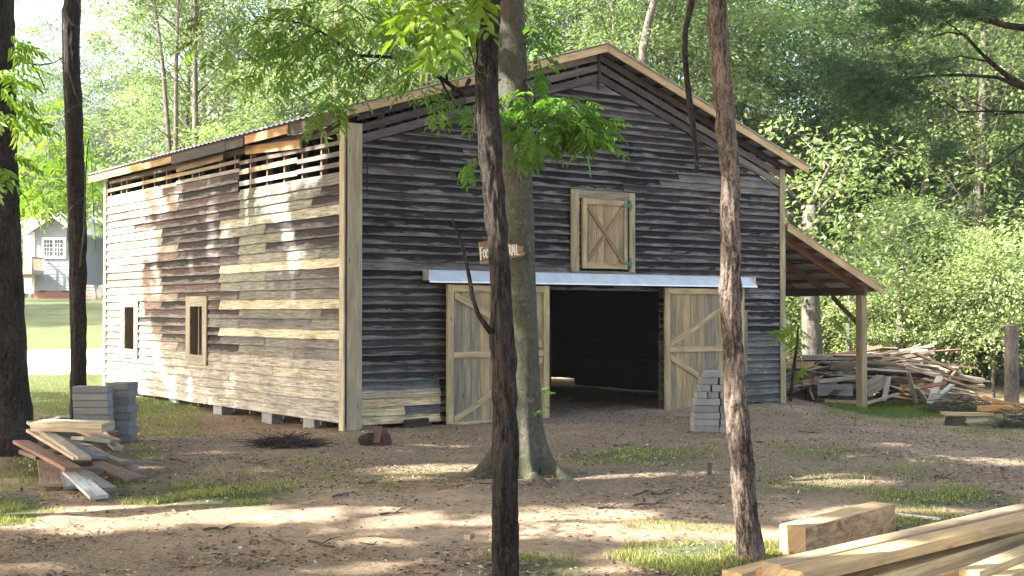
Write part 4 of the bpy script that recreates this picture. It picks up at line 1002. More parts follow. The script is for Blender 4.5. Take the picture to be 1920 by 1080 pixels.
for (px, py, rx, ry, cnt) in ((1680, 150, 70, 22, 80), (1620, 140, 45, 26, 70), (1645, 195, 30, 28, 50), (1700, 180, 50, 14, 40), (1760, 120, 60, 14, 40), (1780, 20, 130, 22, 110), (1700, 20, 60, 28, 60), (1860, 12, 60, 14, 50), (1660, 215, 18, 14, 24), (1790, 280, 28, 20, 36), (1580, 120, 25, 12, 20), (1700, 60, 40, 14, 26), (1630, 170, 30, 20, 36)):
    for _ in range(cnt):
        a = rng.uniform(0, 6.28); r = rng.uniform(0, 1)**.6; yy = YC+rng.normal()*.25
        c = np.array(at(px+rx*r*math.cos(a), py+ry*r*math.sin(a), yy)); dd = np.array([-.8, rng.normal()*.4, -.1+rng.normal()*.4]); dd /= np.linalg.norm(dd)
        m = 34; t = rng.uniform(0, .17, (m, 1)); PP.append(c+dd*t+rng.normal(size=(m, 3))*.008); DD.append(dd*.8+rng.normal(size=(m, 3))*.6)
PP = np.concatenate(PP); DD = np.concatenate(DD); n = len(PP)
me = leaves('foliage', PP-np.array(tF.location)[None, :], DD, norm(rng.normal(size=(n, 3))), rng.uniform(.03, .06, n), np.full(n, .007), leafcols(n, (.030, .06, .028), .3, .1), M['needle'])
mobj('foliage', me, tF)
# ---- sapling by the right barn corner
Ys = 23.2; p0 = at(1483, 745, Ys); tG = empty('sapling', (p0.x, Ys, gh(p0.x, Ys)), label='thin dark sapling in front of the lean-to beside the barn corner', cat='sapling')
mb = MB(312); px_tube(mb, [(1482, 752, 7), (1486, 710, 6), (1491, 670, 6), (1495, 640, 5), (1497, 610, 3), (1488, 600, 2)], Ys, n=6, wob=.1); mb.build('stem', M['bark_dark'], tG, smooth=True)
P, D = blob_pts([(1480, 618, 22, 16, Ys, .2, 16), (1497, 640, 10, 14, Ys, .15, 8), (1500, 690, 6, 20, Ys, .1, 8), (1560, 600, 20, 12, Ys+2, .3, 10)], 19)
comp_leaves('foliage', P, D+np.array([[0, 0, -.3]]), rs.uniform(.14, .24, len(P)), (.13, .2, .03), tG, nleaf=7, leaflet=.5, wid=.45, yellow=.5, seed=10)
# ---- low bright branches left, over the lawn, and thin bare twigs
for i, (specs, base, loc, lab) in enumerate((
    ([(80, 378, 60, 12, 30, 1, 40), (165, 400, 16, 40, 34, 1, 16), (100, 360, 60, 20, 31, 1, 60), (60, 330, 50, 40, 31, 1.5, 80), (175, 330, 22, 50, 33, 1, 50), (80, 250, 70, 60, 32, 1.5, 110)], (.10, .19, .03), (-14.5, 31), 'young tree with bright low leaves hanging over the lawn by the grey house'),
    )):
    x, y = loc; e = empty('broadleaf_tree', (x, y, gh(x, y)), label=lab, cat='tree')
    mb = MB(320+i); mb.tube([(x, y, 0), (x+.1, y, 4), (x+.4, y, 8)], [.12, .09, .03], (.1, .1, .1), 7, .05)
    for (px, py, rx, ry, Y, dy, c) in specs:
        q = at(px, py, Y); mb.tube([(x+.15, y, q.z-.6), ((x+q.x)/2, (y+q.y)/2, q.z+.1), tuple(q)], [.04, .025, .01], (.1, .1, .1), 5)
    mb.build('trunk', M['bark_far'], e, smooth=True)
    P, D = blob_pts(specs, 30+i); comp_leaves('crown', P, D+np.array([[0, 0, -.2]]), rs.uniform(.3, .55, len(P)), base, e, nleaf=9, yellow=.5, seed=31)
# visible pale trunks at the edge of the right wood
TR = [(1520, 575, 690, 36, 31, 'thick pale grey trunk seen under the lean-to roof', [(-2, -190, 24), (-3, -90, 30), (0, 0, 34), (2, 60, 38), (3, 130, 44)]),
      (1683, 610, 700, 13, 31.3, 'slender mottled trunk rising behind the scrap wood pile', [(12, -120, 8), (8, -60, 9), (4, 0, 12), (0, 40, 13), (-6, 130, 15)]),
      (1590, 600, 690, 8, 31, 'thin pale trunk just left of the lean-to post', [(3, -90, 6), (2, 0, 8), (0, 120, 9)]),
      (1735, 335, 380, 9, 37, 'leaning grey stem high in the right-hand wood', [(40, -120, 7), (8, -30, 8), (-4, 20, 9), (-10, 60, 10), (-18, 330, 12)]),
      (330, 130, 200, 7, 43, 'pale thin trunk beyond the low part of the roof, left of two', [(4, -140, 6), (0, 0, 8), (0, 220, 10)]),
      (310, 130, 220, 8, 43.5, 'pale thin leaning trunk beyond the low part of the roof', [(-22, -140, 5), (-4, 0, 8), (8, 150, 9)]),
      (1200, 40, 90, 10, 33, 'forked grey limb tree behind the ridge of the barn', [(40, -80, 12), (18, -10, 14), (6, 50, 16), (0, 130, 18)])]
for i, (px, py, _, wd, Y, lab, pth) in enumerate(TR):
    q = at(px, py, Y); g = gh(q.x, Y); e = empty('bare_trunk_tree', (q.x, Y, g), label=lab, cat='tree')
    mb = MB(330+i); pts = [(px+a, py+b, c) for a, b, c in pth]; low = at(pts[-1][0], pts[-1][1], Y)
    P3 = [at(a, b, Y) for a, b, c in pts]; rr = [c*Y/F/2 for a, b, c in pts]
    if P3[-1].z > g: P3.append(V(P3[-1].x, Y, g-.2)); rr.append(rr[-1]*1.15)
    mb.tube(P3, rr, (.1, .1, .1), 10, .04)
    for k in range(5):
        a = P3[0].lerp(P3[1], k/6); mb.tube([a, a+V(rt.uniform(-1, 1), rt.uniform(-.5, .5), .9), a+V(rt.uniform(-2, 2), rt.uniform(-1, 1), 1.7)], [rr[0]*.4, rr[0]*.25, .01], (.1, .1, .1), 5)
    mb.build('trunk', M['bark_far'], e, smooth=True)
    cp, P, D, N, L, tone = crown_arrays(2.9 if i < 3 else 2.2, 1.9 if i < 3 else 1.6, 0, 22, 60, .16, np.random.default_rng(600+i)); top = P3[0]+V(0, 0, .9 if i < 3 else 1.4)
    mobj('crown', leaves('crown', P+np.array([[top.x-q.x, 0, top.z-g]]), D, N, L, L*.5, leafcols(len(P), GR1, .2, .3)*tone, M['leaf_far']), e)
# ================================================================== GREY HOUSE
YH = 85.0
hg = gh(at(95, 560, YH).x, YH); hs = YH/F
def HP(px, py, dy=0): 
    p = at(px, py, YH); return V(p.x, YH+dy, p.z)
hx = lambda px: at(px, 540, YH).x
hz = lambda py: at(95, py, YH).z
house = empty('house', (hx(96), YH, hz(560)), label='grey clapboard house with white window and raised deck across the lawn', cat='house')
def hbox(mb, x0, x1, y0, y1, z0, z1, c): mb.box((x0, y0, z0), (x1, y1, z1), c)
zb, zt_, za = hz(545), hz(433), hz(410)
x0, x1, xm = hx(62), hx(139), hx(104)
mb = MB(700); lap = .18; z = zb; k = 0
GH = (.27, .295, .33)
def gable_x(z):
    if z <= zt_: return x0, x1
    t = (z-zt_)/(za-zt_); return x0+(xm-x0)*t, x1+(xm-x1)*t
while z < za-.05:
    a, b = gable_x(z); a2, b2 = gable_x(min(za, z+lap))
    mb.loft([[V(a, YH-.035, z), V(a2, YH-.01, z+lap+.01), V(a2, YH+.1, z+lap+.01), V(a, YH+.1, z)], [V(b, YH-.035, z), V(b2, YH-.01, z+lap+.01), V(b2, YH+.1, z+lap+.01), V(b, YH+.1, z)]], GH); z += lap
z = zb
while z < zt_: mb.loft([[V(x0-.03, YH, z), V(x0-.005, YH, z+lap), V(x0+.1, YH, z+lap), V(x0+.1, YH, z)], [V(x0-.03, YH+9, z), V(x0-.005, YH+9, z+lap), V(x0+.1, YH+9, z+lap), V(x0+.1, YH+9, z)]], GH); z += lap
hbox(mb, x1-.1, x1, YH+.1, YH+9, zb, zt_, GH)
mb.build('wall', M['attr'], house)
mb = MB(701); hbox(mb, x0+.04, x1-.04, YH+.06, YH+8.9, hz(562), zb-.01, (.30, .13, .08))
o = mb.build('brick_base', M['attr'], house); tag(o, 'red brick base with dark vents')
for px in (79, 122):
    vb = MB(702); hbox(vb, hx(px-6), hx(px+6), YH+.02, YH+.055, hz(548), hz(544.5), (.03, .03, .03)); vb.build('vent', M['attr'], house)
mb = MB(703)
rt_ = .16
for (xa, xb, za1, za2) in ((x0-.45, xm, zt_-.30, za+.12), (xm, x1+.45, za+.12, zt_-.30)):
    mb.loft([[V(xa, YH-.5, za1), V(xa, YH-.5, za1+rt_), V(xa, YH+9.3, za1+rt_), V(xa, YH+9.3, za1)], [V(xb, YH-.5, za2), V(xb, YH-.5, za2+rt_), V(xb, YH+9.3, za2+rt_), V(xb, YH+9.3, za2)]], (.42, .41, .40))
rf = mb.build('roof', M['attr'], house)
mb = MB(704)
for (xa, xb, za1, za2) in ((x0-.48, xm, zt_-.32, za+.10), (xm, x1+.48, za+.10, zt_-.32)):
    mb.bar((xa, YH-.53, za1+.08), (xb, YH-.53, za2+.08), (0, .05, 0), (0, 0, .26), (.8, .8, .8))
hbox(mb, x0-.08, x0+.12, YH-.07, YH-.04, zb, zt_-.1, (.8, .8, .8))
mb.build('trim', M['attr'], house)
wmb = MB(705); wx0, wx1, wz0, wz1 = hx(79), hx(124), hz(484.5), hz(445)
hbox(wmb, wx0, wx1, YH-.10, YH-.05, wz0, wz1, (.8, .8, .8)); wf = wmb.build('window', M['attr'], house)
pb = MB(706)
for a, b in ((83.5, 98.5), (103.5, 118)):
    hbox(pb, hx(a), hx(b), YH-.13, YH-.105, hz(479), hz(450), (.07, .09, .10))
sub_build(pb, 'pane', M['glass'] if 'glass' in M else M['attr'], wf, house)
gb = MB(707)
for a, b in ((83.5, 98.5), (103.5, 118)):
    for k in (1, 2): xx = hx(a+(b-a)*k/3); hbox(gb, xx-.015, xx+.015, YH-.145, YH-.132, hz(479), hz(450), (.7, .7, .7))
    for k in (1, 2, 3): zz3 = hz(450)+(hz(479)-hz(450))*k/4; t = .03 if k == 2 else .015; hbox(gb, hx(a), hx(b), YH-.149, YH-.146, zz3-t, zz3+t, (.7, .7, .7))
sub_build(gb, 'muntins', M['attr'], wf, house)
mb = MB(708)   # main block behind the deck, white gable trim and door
bx1 = x0-.02
mb.box((hx(-10), YH+5, hz(548)), (bx1, YH+14, hz(410)), (.55, .57, .60))
mb.build('rear_wall', M['attr'], house)
mb = MB(709); mb.box((hx(38), YH+4.9, hz(520)), (hx(55), YH+4.97, hz(455)), (.8, .8, .8)); mb.build('door', M['attr'], house)
mb = MB(710); mb.loft([[V(hx(-14), YH+4.5, hz(412)), V(hx(-14), YH+4.5, hz(408)), V(hx(-14), YH+9.5, hz(375)), V(hx(-14), YH+9.5, hz(379))], [V(hx(66), YH+4.5, hz(412)), V(hx(66), YH+4.5, hz(408)), V(hx(66), YH+9.5, hz(375)), V(hx(66), YH+9.5, hz(379))]], (.42, .41, .40)); mb.build('roof', M['attr'], house)
dk = MB(711); dx0, dx1 = hx(20), hx(83); DC = (.30, .25, .19)
hbox(dk, dx0, dx1, YH-2.2, YH-.12, hz(516), hz(508), DC); hbox(dk, dx0, dx1, YH-2.0, YH-1.85, hz(523), hz(517), DC)
deck = dk.build('deck', M['attr'], house); rl = MB(712)
hbox(rl, dx0, dx1, YH-2.2, YH-2.1, hz(486), hz(483.5), DC); hbox(rl, dx1-.1, dx1, YH-2.09, YH-.13, hz(486), hz(483.5), DC)
x = dx0+.1; k = 0
while x < dx1: hbox(rl, x, x+(.1 if k % 7 == 0 else .035), YH-2.17, YH-2.12, hz(508), hz(486.2), DC); x += .22; k += 1
for k in range(12): y = YH-2.05+k*.155; hbox(rl, dx1-.08, dx1-.03, y, y+.045, hz(508), hz(486.2), DC)
sub_build(rl, 'railing', M['attr'], deck, house)
for px in (62, 24):
    pm = MB(713); hbox(pm, hx(px)-.1, hx(px)+.1, YH-2.0, YH-1.8, hz(562), hz(523.5), DC); sub_build(pm, 'post', M['attr'], deck, house)
pm = MB(714); pm.bar((hx(40), YH-1.9, hz(536)), (hx(58), YH-1.9, hz(525)), (0, .1, 0), (0, 0, .16), DC); sub_build(pm, 'brace', M['attr'], deck, house)
# stack of boards by the trees
p = at(174, 556, 78); bs = empty('board_stack', (p.x, 78, gh(p.x, 78)), label='leaning stack of pinkish boards at the far edge of the lawn', cat='stack')
z0 = gh(p.x, 78)
for k in range(5):
    mb = MB(720+k); mb.bar((p.x-.9, 78+.1*k, z0+.12+k*.19), (p.x+.35-.05*k, 78+.05*k, z0+.16+k*.17), (0, .9, 0), (0, 0, .14), (.48-.02*k, .36, .32)); mb.build('board', M['attr'], bs)
mb = MB(726); mb.bar((p.x+.3, 77.6, z0), (p.x+.7, 77.9, z0+.9), (.5, .1, 0), (0, .06, .02), (.4, .33, .28)); mb.build('leaning_board', M['attr'], bs)

# ================================================================== CONCRETE BLOCKS
def block(center, L, H, Wd, rz, label, group, seed, shade=1):
    mb = MB(seed); r = random.Random(seed)
    c = r.uniform(.85, 1.15)*shade
    mb.bar((-L/2, 0, H/2), (L/2, 0, H/2), (0, Wd, 0), (0, 0, H), (.3*c, .3*c, .3*c), 1, 0, .007)
    o = mb.build('concrete_block', M['block_a'])
    o.location = center; o.rotation_euler = (0, 0, rz); tag(o, label, 'block', group); return o
def m_block():
    t = NT('cast_concrete'); o = t.coord('Object'); a = t.noise(o, 7, 5, .6); b = t.noise(o, 90, 4, .7)
    c = t.mix((.17, .175, .18), (.27, .275, .28), a); c = t.mix(c, t.ramp(b, [(.3, .75), (.7, 1.2)]), 1, 'MULTIPLY')
    c = t.mix(c, t.mix(t.attr(), (3.2, 3.2, 3.2), 1, 'MULTIPLY'), 1, 'MULTIPLY')
    return t.fin(c, .92, t.bump(b, .004, 1), .2)
M['block_a'] = m_block()
rk_ = random.Random(4)
YA = 16.6; zA = lambda py, Y=YA: at(0, py, Y).z
g = gh(at(172, 800, YA).x, YA); n = 8; top = zA(724); hA = (top-g)/n
for k in range(n):
    x = at(171, 540, YA).x+rk_.uniform(-.012, .012)
    nm = ['at the ground', 'second up', 'third up', 'fourth up', 'fifth up', 'sixth up', 'just under the top', 'on top'][k]
    block((x, YA+.1, g+k*hA), .46, hA-.004, .2, rk_.uniform(-.04, .04)-.05, f'grey concrete block {nm} in the left, wider stack by the plank pile', 'concrete blocks in the left stacks', 800+k)
YB2 = 17.0; g = gh(at(226, 810, YB2).x, YB2); n = 8; top = at(0, 717, YB2).z; hB = (top-g)/n
for k in range(n):
    x = at(226, 540, YB2).x+rk_.uniform(-.02, .02)
    block((x, YB2+.1, g+k*hB), .29 if k not in (4, 5) else .26, hB-.004, .4, rk_.uniform(-.12, .1)+.03, f'grey concrete block {["at the ground", "second up", "third up", "fourth up", "fifth up", "sixth up", "just under the top", "on top"][k]} in the narrower stack behind the first', 'concrete blocks in the left stacks', 820+k, .85)
YD = 17.9; g = gh(at(1330, 812, YD).x, YD); hC = .095; k = 0; 
RW = [((1297, 1344), (1346, 1386)), ((1297, 1344), (1346, 1386)), ((1298, 1345), (1347, 1387)), ((1299, 1343), (1346, 1385)), ((1300, 1345), (1348, 1384)), ((1303, 1322), (1324, 1344), (1347, 1382)), ((1309, 1328), (1330, 1350), (1352, 1374)), ((1311, 1343), (1346, 1368)), ((1321, 1346),)]
lv = ['bottom', 'second', 'third', 'fourth', 'fifth', 'sixth', 'seventh', 'eighth', 'top']
for r_, row_ in enumerate(RW):
    for j, (a, b) in enumerate(row_):
        xa, xb = at(a, 540, YD).x, at(b, 540, YD).x
        side = '' if len(row_) == 1 else (['left', 'right'] if len(row_) == 2 else ['left', 'middle', 'right'])[j]+' '
        block(((xa+xb)/2, YD+rk_.uniform(-.02, .02), g+r_*hC), (xb-xa)-.004, hC-.004, .40 if (xb-xa) < .2 else .38, rk_.uniform(-.05, .05), f'blue-grey concrete block, {side}one in the {lv[r_]} layer of the stack before the right door', 'concrete blocks before the right door', 840+k); k += 1

# ================================================================== BOARDS AND TIMBERS
def board(p0, p1, wd, th, col, label, cat='board', group=None, name='board', roll=0, seed=1, mat='wood_old', nseg=4, bev=0, jit=.02):
    p0 = Vector(p0); p1 = Vector(p1); d = (p1-p0).normalized(); up = V(0, 0, 1); side = d.cross(up)
    side = side.normalized() if side.length > .05 else V(1, 0, 0); nrm = side.cross(d).normalized()
    if roll: q = Matrix.Rotation(roll, 3, d); side = q @ side; nrm = q @ nrm
    mb = MB(seed); mb.bar(p0, p1, side*wd, nrm*th, col, nseg, jit if not bev else 0, bev)
    o = mb.build(name, M[mat], None, (p0+p1)/2); tag(o, label, cat, group); return o
GL = 'old planks heaped by the big left trunk'
PL = [ # px1,py1,z1, px2,py2,z2, width, thick, colour, label
 (70, 797, .46, 203, 800, .46, .26, .09, (.36, .29, .20), 'thick pale plank lying across the top of the left plank pile'),
 (60, 792, .42, 159, 860, .30, .12, .035, (.27, .22, .17), 'long narrow plank sloping down right over the left pile, upper of two'),
 (60, 806, .36, 150, 858, .24, .13, .035, (.33, .27, .21), 'long narrow plank sloping down right over the left pile, lower of two'),
 (39, 828, .30, 138, 880, .15, .17, .035, (.20, .12, .085), 'reddish brown plank jutting left across the front of the left pile'),
 (90, 848, .06, 101, 910, .03, .25, .03, (.24, .165, .125), 'wide tan plank pointing to the camera at the front of the left pile'),
 (128, 884, .07, 135, 914, .02, .15, .03, (.17, .175, .18), 'short grey plank next to the wide tan plank'),
 (133, 884, .10, 186, 932, .03, .16, .03, (.30, .31, .32), 'silver-grey weathered plank reaching farthest forward from the left pile'),
 (150, 884, .12, 204, 917, .03, .16, .03, (.15, .145, .125), 'grey-brown plank right of the silver-grey plank'),
 (145, 822, .34, 194, 828, .28, .24, .04, (.33, .29, .24), 'pale wide short board in the middle of the left pile'),
 (182, 868, .16, 268, 897, .02, .15, .03, (.17, .115, .085), 'brown plank ending low at the right of the left pile'),
 (205, 848, .20, 287, 870, .04, .07, .03, (.16, .12, .095), 'thin dark strip at the far right of the left pile'),
 (192, 870, .10, 236, 893, .02, .14, .03, (.12, .10, .085), 'dark flat board low in the left pile'),
 (185, 808, .28, 222, 842, .14, .11, .03, (.36, .31, .24), 'pale board slanting down at the back right of the left pile'),
 (96, 790, .46, 121, 781, .52, .15, .03, (.40, .36, .30), 'light stub of board sticking up behind the left pile'),
 (138, 838, .28, 188, 858, .20, .19, .03, (.16, .15, .145), 'grey cracked board under the middle of the left pile'),
 (75, 850, .16, 130, 845, .18, .2, .04, (.10, .08, .065), 'dark board end in the shadow of the left pile'),
 (100, 822, .22, 170, 842, .20, .2, .04, (.12, .09, .07), 'dark brown board buried in the left pile'),
 (120, 870, .09, 175, 868, .09, .2, .04, (.08, .065, .055), 'blackish board at the bottom of the left pile'),
 (170, 846, .22, 235, 868, .13, .13, .03, (.22, .16, .13), 'reddish board lying toward the right side of the left pile'),
 (200, 858, .15, 262, 884, .05, .12, .03, (.21, .17, .13), 'tan board between brown planks at the right of the left pile'),
 (150, 805, .30, 215, 828, .22, .16, .03, (.25, .18, .13), 'brown board below the thick pale plank'),
 (80, 838, .10, 84, 800, .12, .16, .04, (.09, .07, .06), 'dark board close against the black trunk'),
 (165, 840, .24, 208, 862, .15, .12, .03, (.30, .24, .19), 'light tan board crossing the middle right of the left pile'),
 (212, 862, .13, 290, 868, .06, .09, .025, (.19, .14, .11), 'thin brown lath pointing right from the left pile'),
 (176, 862, .17, 250, 900, .03, .10, .03, (.14, .10, .08), 'dark brown plank slanting to the lower right of the left pile'),
 (50, 846, .22, 82, 858, .18, .18, .04, (.13, .10, .08), 'dark plank end under the reddish brown plank'),
]
for i, (a, b, z1, c, d, z2, wd, th, col, lab) in enumerate(PL):
    p, q = atz(a, b, z1), atz(c, d, z2)
    # keep the piece close to the heap even where the ray runs far
    board(p, q, wd, th, tuple(c_*1.35 for c_ in col), lab, group=GL, name='plank', seed=900+i, roll=random.Random(i).uniform(-.10, .10))
for i, (px, py, lab) in enumerate(((110, 845, 'short block of wood propping the left end of the left pile'), (180, 850, 'short block of wood propping the right part of the left pile'))):
    p = atz(px, py, 0); board((p.x-.2, p.y+.1, .12), (p.x+.2, p.y+.2, .13), .2, .24, (.13, .10, .08), lab, 'wood block', GL, 'wood_block', seed=930+i)
# ---- scrap pile behind the lean-to
rp = random.Random(21); gp = 'scrap boards in the big pile'
cols_ = [((.40, .34, .27), 'pale'), ((.30, .22, .15), 'tan'), ((.15, .115, .09), 'grey-brown'), ((.42, .25, .12), 'orange'), ((.20, .10, .065), 'reddish'), ((.08, .062, .05), 'dark')]
items = []
def pile_h(px):
    return float(np.interp(px, [1455, 1500, 1560, 1620, 1680, 1730, 1790, 1850], [.30, .50, .95, 1.12, 1.15, 1.0, .50, .05]))
for i in range(175):
    px = rp.triangular(1450, 1850, 1660) if i % 3 else rp.uniform(1470, 1600)
    Y = 28.2+rp.uniform(-1.5, 1.5); x = at(px, 700, Y).x; g = gh(x, Y)
    t = rp.random()**.55; fy = 1-(abs(Y-28.4)/1.7)**2*.7
    z = g+.05+pile_h(px)*t*fy; Lg = rp.uniform(.6, 2.3) if t > .45 else rp.uniform(.4, 1.5)
    slope = -.16 if px > 1690 else (.14 if px < 1580 else rp.uniform(-.12, .05))
    a = rp.gauss(0, .38)+.15; 
    if rp.random() < .15: a += rp.uniform(.6, 1.4)
    sl = slope+rp.gauss(0, .10)
    if rp.random() < .05: sl += rp.choice([-.5, .5])
    d = V(math.cos(a)*math.cos(sl), math.sin(a)*math.cos(sl), math.sin(sl)); c = V(x, Y, z)
    zmin = min((c-d*Lg/2).z, (c+d*Lg/2).z)
    if zmin < g+.02: c.z += g+.02-zmin
    ck = rp.choices(range(6), [5, 4, 4, 2 if px > 1600 else .5, 2.2, 2])[0]
    items.append((px, t, c, d, Lg, ck))
big = [((1460, 648), (1790, 693), 28.3, .12, 3, 'orange'), ]
for (x1, y1, x2, y2, Y, wd, th, col, lab) in (
   (1565, 668, 1650, 672, 27.3, .2, .05, (.17, .12, .09), 'dark red-brown board topping the left end of the scrap pile'),
   (1620, 664, 1830, 690, 27.2, .17, .04, (.42, .30, .19), 'long orange board running right along the top of the scrap pile'),
   (1640, 675, 1840, 718, 27.0, .17, .04, (.32, .20, .13), 'long brown board sloping right over the scrap pile'),
   (1600, 690, 1760, 700, 26.9, .2, .04, (.46, .40, .33), 'long pale board in the face of the scrap pile'),
   (1700, 690, 1860, 737, 26.9, .14, .04, (.38, .28, .18), 'long tan board reaching down to the right of the scrap pile'),
   (1710, 660, 1800, 700, 27.6, .22, .04, (.23, .16, .12), 'wide brown board tipped over the right shoulder of the scrap pile'),
   (1670, 668, 1726, 646, 27.6, .05, .03, (.42, .36, .28), 'thin stick poking up right from the top of the scrap pile, lower one'),
   (1680, 664, 1757, 644, 27.8, .05, .03, (.44, .37, .28), 'thin stick poking up right from the top of the scrap pile, longer one'),
   (1745, 755, 1762, 706, 26.3, .18, .03, (.40, .38, .36), 'pale grey board standing in a V, left leg'),
   (1742, 757, 1786, 721, 26.2, .16, .03, (.36, .35, .33), 'pale grey board leaning in a V, right leg'),
   (1718, 727, 1737, 752, 26.3, .13, .03, (.45, .42, .37), 'short whitish board beside the V-shaped pair'),
   (1703, 700, 1718, 755, 26.4, .09, .03, (.30, .27, .24), 'narrow grey board standing in front of the scrap pile'),
   (1657, 752, 1667, 706, 26.3, .10, .03, (.46, .41, .34), 'upright pale lath in front of the scrap pile'),
   (1618, 758, 1685, 738, 26.2, .12, .04, (.40, .33, .23), 'pale board slanting up from the grass before the scrap pile'),
   (1503, 718, 1602, 708, 26.6, .16, .07, (.40, .34, .25), 'long pale beam lying left of the lean-to post'),
   (1545, 752, 1618, 755, 26.2, .10, .08, (.38, .27, .16), 'yellow plank edge on the grass by the lean-to post'),
   (1527, 731, 1593, 731, 26.3, .3, .22, (.22, .20, .18), 'heavy grey beam piece at the foot of the scrap pile'),
   (1618, 735, 1655, 712, 26.5, .3, .22, (.30, .235, .17), 'heavy tan beam piece right of the lean-to post'),
   (1790, 735, 1850, 752, 26.4, .12, .04, (.36, .28, .20), 'tan board low at the right tip of the scrap pile')):
    board(at(x1, y1, Y), at(x2, y2, Y+.15), wd, th, col, lab, group=gp, seed=int(x1*3+y1), nseg=5)
zl_ = [(.62, 'high on'), (.3, 'halfway down'), (-1, 'at the foot of')]
grp = {}
for it in items:
    zn = next(nm for lim, nm in zl_ if it[1] > lim); sd = 'the left part of the scrap pile' if it[0] < 1575 else ('the middle of the scrap pile' if it[0] < 1700 else 'the right part of the scrap pile')
    grp.setdefault((it[5], zn, sd), []).append(it)
cnt = 0
for (ck, zn, sd), lst in grp.items():
    lst.sort(key=lambda q: q[0])
    for j, (px, t, c, d, Lg, _) in enumerate(lst):
        col, nm = cols_[ck]; k = rp.uniform(.8, 1.2); cnt += 1
        lab = f'{nm} board {zn} {sd}' if len(lst) == 1 else f'{nm} board {zn} {sd}, {ORD[j]} from left'
        board(c-d*Lg/2, c+d*Lg/2, rp.uniform(.07, .2), rp.uniform(.02, .05), tuple(q*k for q in col), lab, group=gp, name='scrap_board', roll=rp.gauss(0, .5), seed=2000+cnt, nseg=3)
# ---- boards on a stump, right
zR = lambda px, py, Y: at(px, py, Y)
for (x1, y1, x2, y2, Y, wd, th, col, lab) in (
   (1768, 775, 1858, 777, 22.0, .22, .05, (.40, .30, .17), 'short yellow plank resting on a dark stump at the right'),
   (1836, 766, 1905, 765, 22.2, .15, .09, (.44, .24, .10), 'orange beam end right of the plank on the stump'),
   (1845, 746, 1960, 772, 22.6, .12, .06, (.46, .28, .12), 'orange beam slanting down toward the right edge'),
   (1880, 764, 1970, 768, 22.1, .16, .06, (.42, .25, .12), 'orange plank end at the right edge below the slanting beam'),
   (1862, 757, 1960, 762, 22.9, .13, .07, (.36, .19, .09), 'reddish plank between the orange beams at the right edge'),
   (1870, 779, 1930, 778, 21.8, .12, .04, (.36, .27, .18), 'tan board lying under the orange beams'),
   (1812, 791, 1852, 789, 21.6, .08, .03, (.34, .28, .2), 'short stick on the grass right of the stump')):
    board(zR(x1, y1, Y), zR(x2, y2, Y+.1), wd, th, col, lab, seed=int(x1*7+y1), mat='wood_new', group='boards beside the brush at the right edge')
p = zR(1796, 793, 21.9); mb = MB(940); rr = random.Random(3); mb.tube([(0, 0, -.05), (0, 0, .05), (0, 0, .14)], [.19, .18, .17], (.05, .04, .03), 11, .08)
o = mb.build('stump', M['attr'], None, (0, 0, 0)); o.location = (p.x, 22.0, gh(p.x, 22.0)); tag(o, 'dark low stump holding up the yellow plank', 'stump')
# thick post at the right edge
p = at(1897, 750, 25.5); pz = gh(p.x, 25.5); mb = MB(941); ht = at(1897, 609, 25.5).z-pz
mb.tube([(0, 0, -.1), (0, 0, ht*.5), (.01, 0, ht-.02), (.01, 0, ht)], [.145, .135, .13, .12], (.16, .135, .11), 20, .02)
o = mb.build('fence_post', M['post']) if 'post' in M else mb.build('fence_post', M['bark_grey']); o.location = (p.x, 25.5, pz); tag(o, 'thick round weathered post standing at the right edge', 'post')
# ---- brush heaps (twigs nobody could count)
def brush(cx, cy, rx, ry, h, n, label, col, seed):
    r = random.Random(seed); mb = MB(seed)
    for _ in range(n):
        a = r.uniform(0, 6.28); q = math.sqrt(r.random()); x = cx+rx*q*math.cos(a); y = cy+ry*q*math.sin(a); z = gh(x, y)+r.random()*h*(1-q*q)+.01
        b = r.uniform(0, 6.28); L = r.uniform(.12, .45); e = V(math.cos(b)*L, math.sin(b)*L, r.uniform(-.06, .10)); p = V(x, y, z)
        mb.tube([p, p+e*.5+V(0, 0, r.uniform(-.01, .03)), p+e], [.006, .005, .002], vary(col, .4), 4)
    o = mb.build('brush_heap', M['attr']); tag(o, label, 'brush', kind='stuff')
q = atz(535, 832, 0); brush(q.x, q.y, .42, .34, .12, 330, 'heap of dark dry twigs on the ground before the side wall', (.045, .035, .03), 61)
q = at(1805, 752, 25.0); brush(q.x, 25.0, .75, .5, .42, 420, 'dark tangle of brush at the right end of the scrap pile', (.04, .033, .028), 62)
q = at(1915, 785, 21.5); brush(q.x, 21.3, .5, .4, .4, 300, 'dark leafy brush at the right edge', (.035, .04, .025), 63)
# ---- chopped log pieces by the corner, small scrap
def wedge(px, py, L, w, h, rz, col, label, seed, top=None):
    p = atz(px, py, 0); g = gh(p.x, p.y); mb = MB(seed); r = random.Random(seed)
    ring = lambda x, k: [V(x, -w*k/2, 0), V(x, w*k/2, 0), V(x+r.uniform(-.02, .02), w*k*.32, h*k*.7), V(x+.02, 0, h*k), V(x, -w*k*.35, h*k*.6)]
    mb.loft([ring(-L/2, .75), ring(-L*.1, 1), ring(L*.3, .95), ring(L/2, .6)], col)
    o = mb.build('split_log', M['wood_old']); o.location = (p.x, p.y, g-.01); o.rotation_euler = (0, 0, rz); tag(o, label, 'log'); return o
wedge(692, 831, .26, .17, .16, .3, (.035, .024, .02), 'dark split log leaning low at the left of the log piece pair', 71)
wedge(719, 832, .22, .20, .22, 1.2, (.085, .04, .026), 'dark log with a paler cut face near the barn corner', 72)
p = atz(708, 832, .0); board((p.x+.0, p.y-.14, .02), (p.x+.02, p.y-.02, .22), .09, .03, (.12, .075, .052), 'upright light split face between the two dark log pieces', 'log', name='split_log', seed=73)
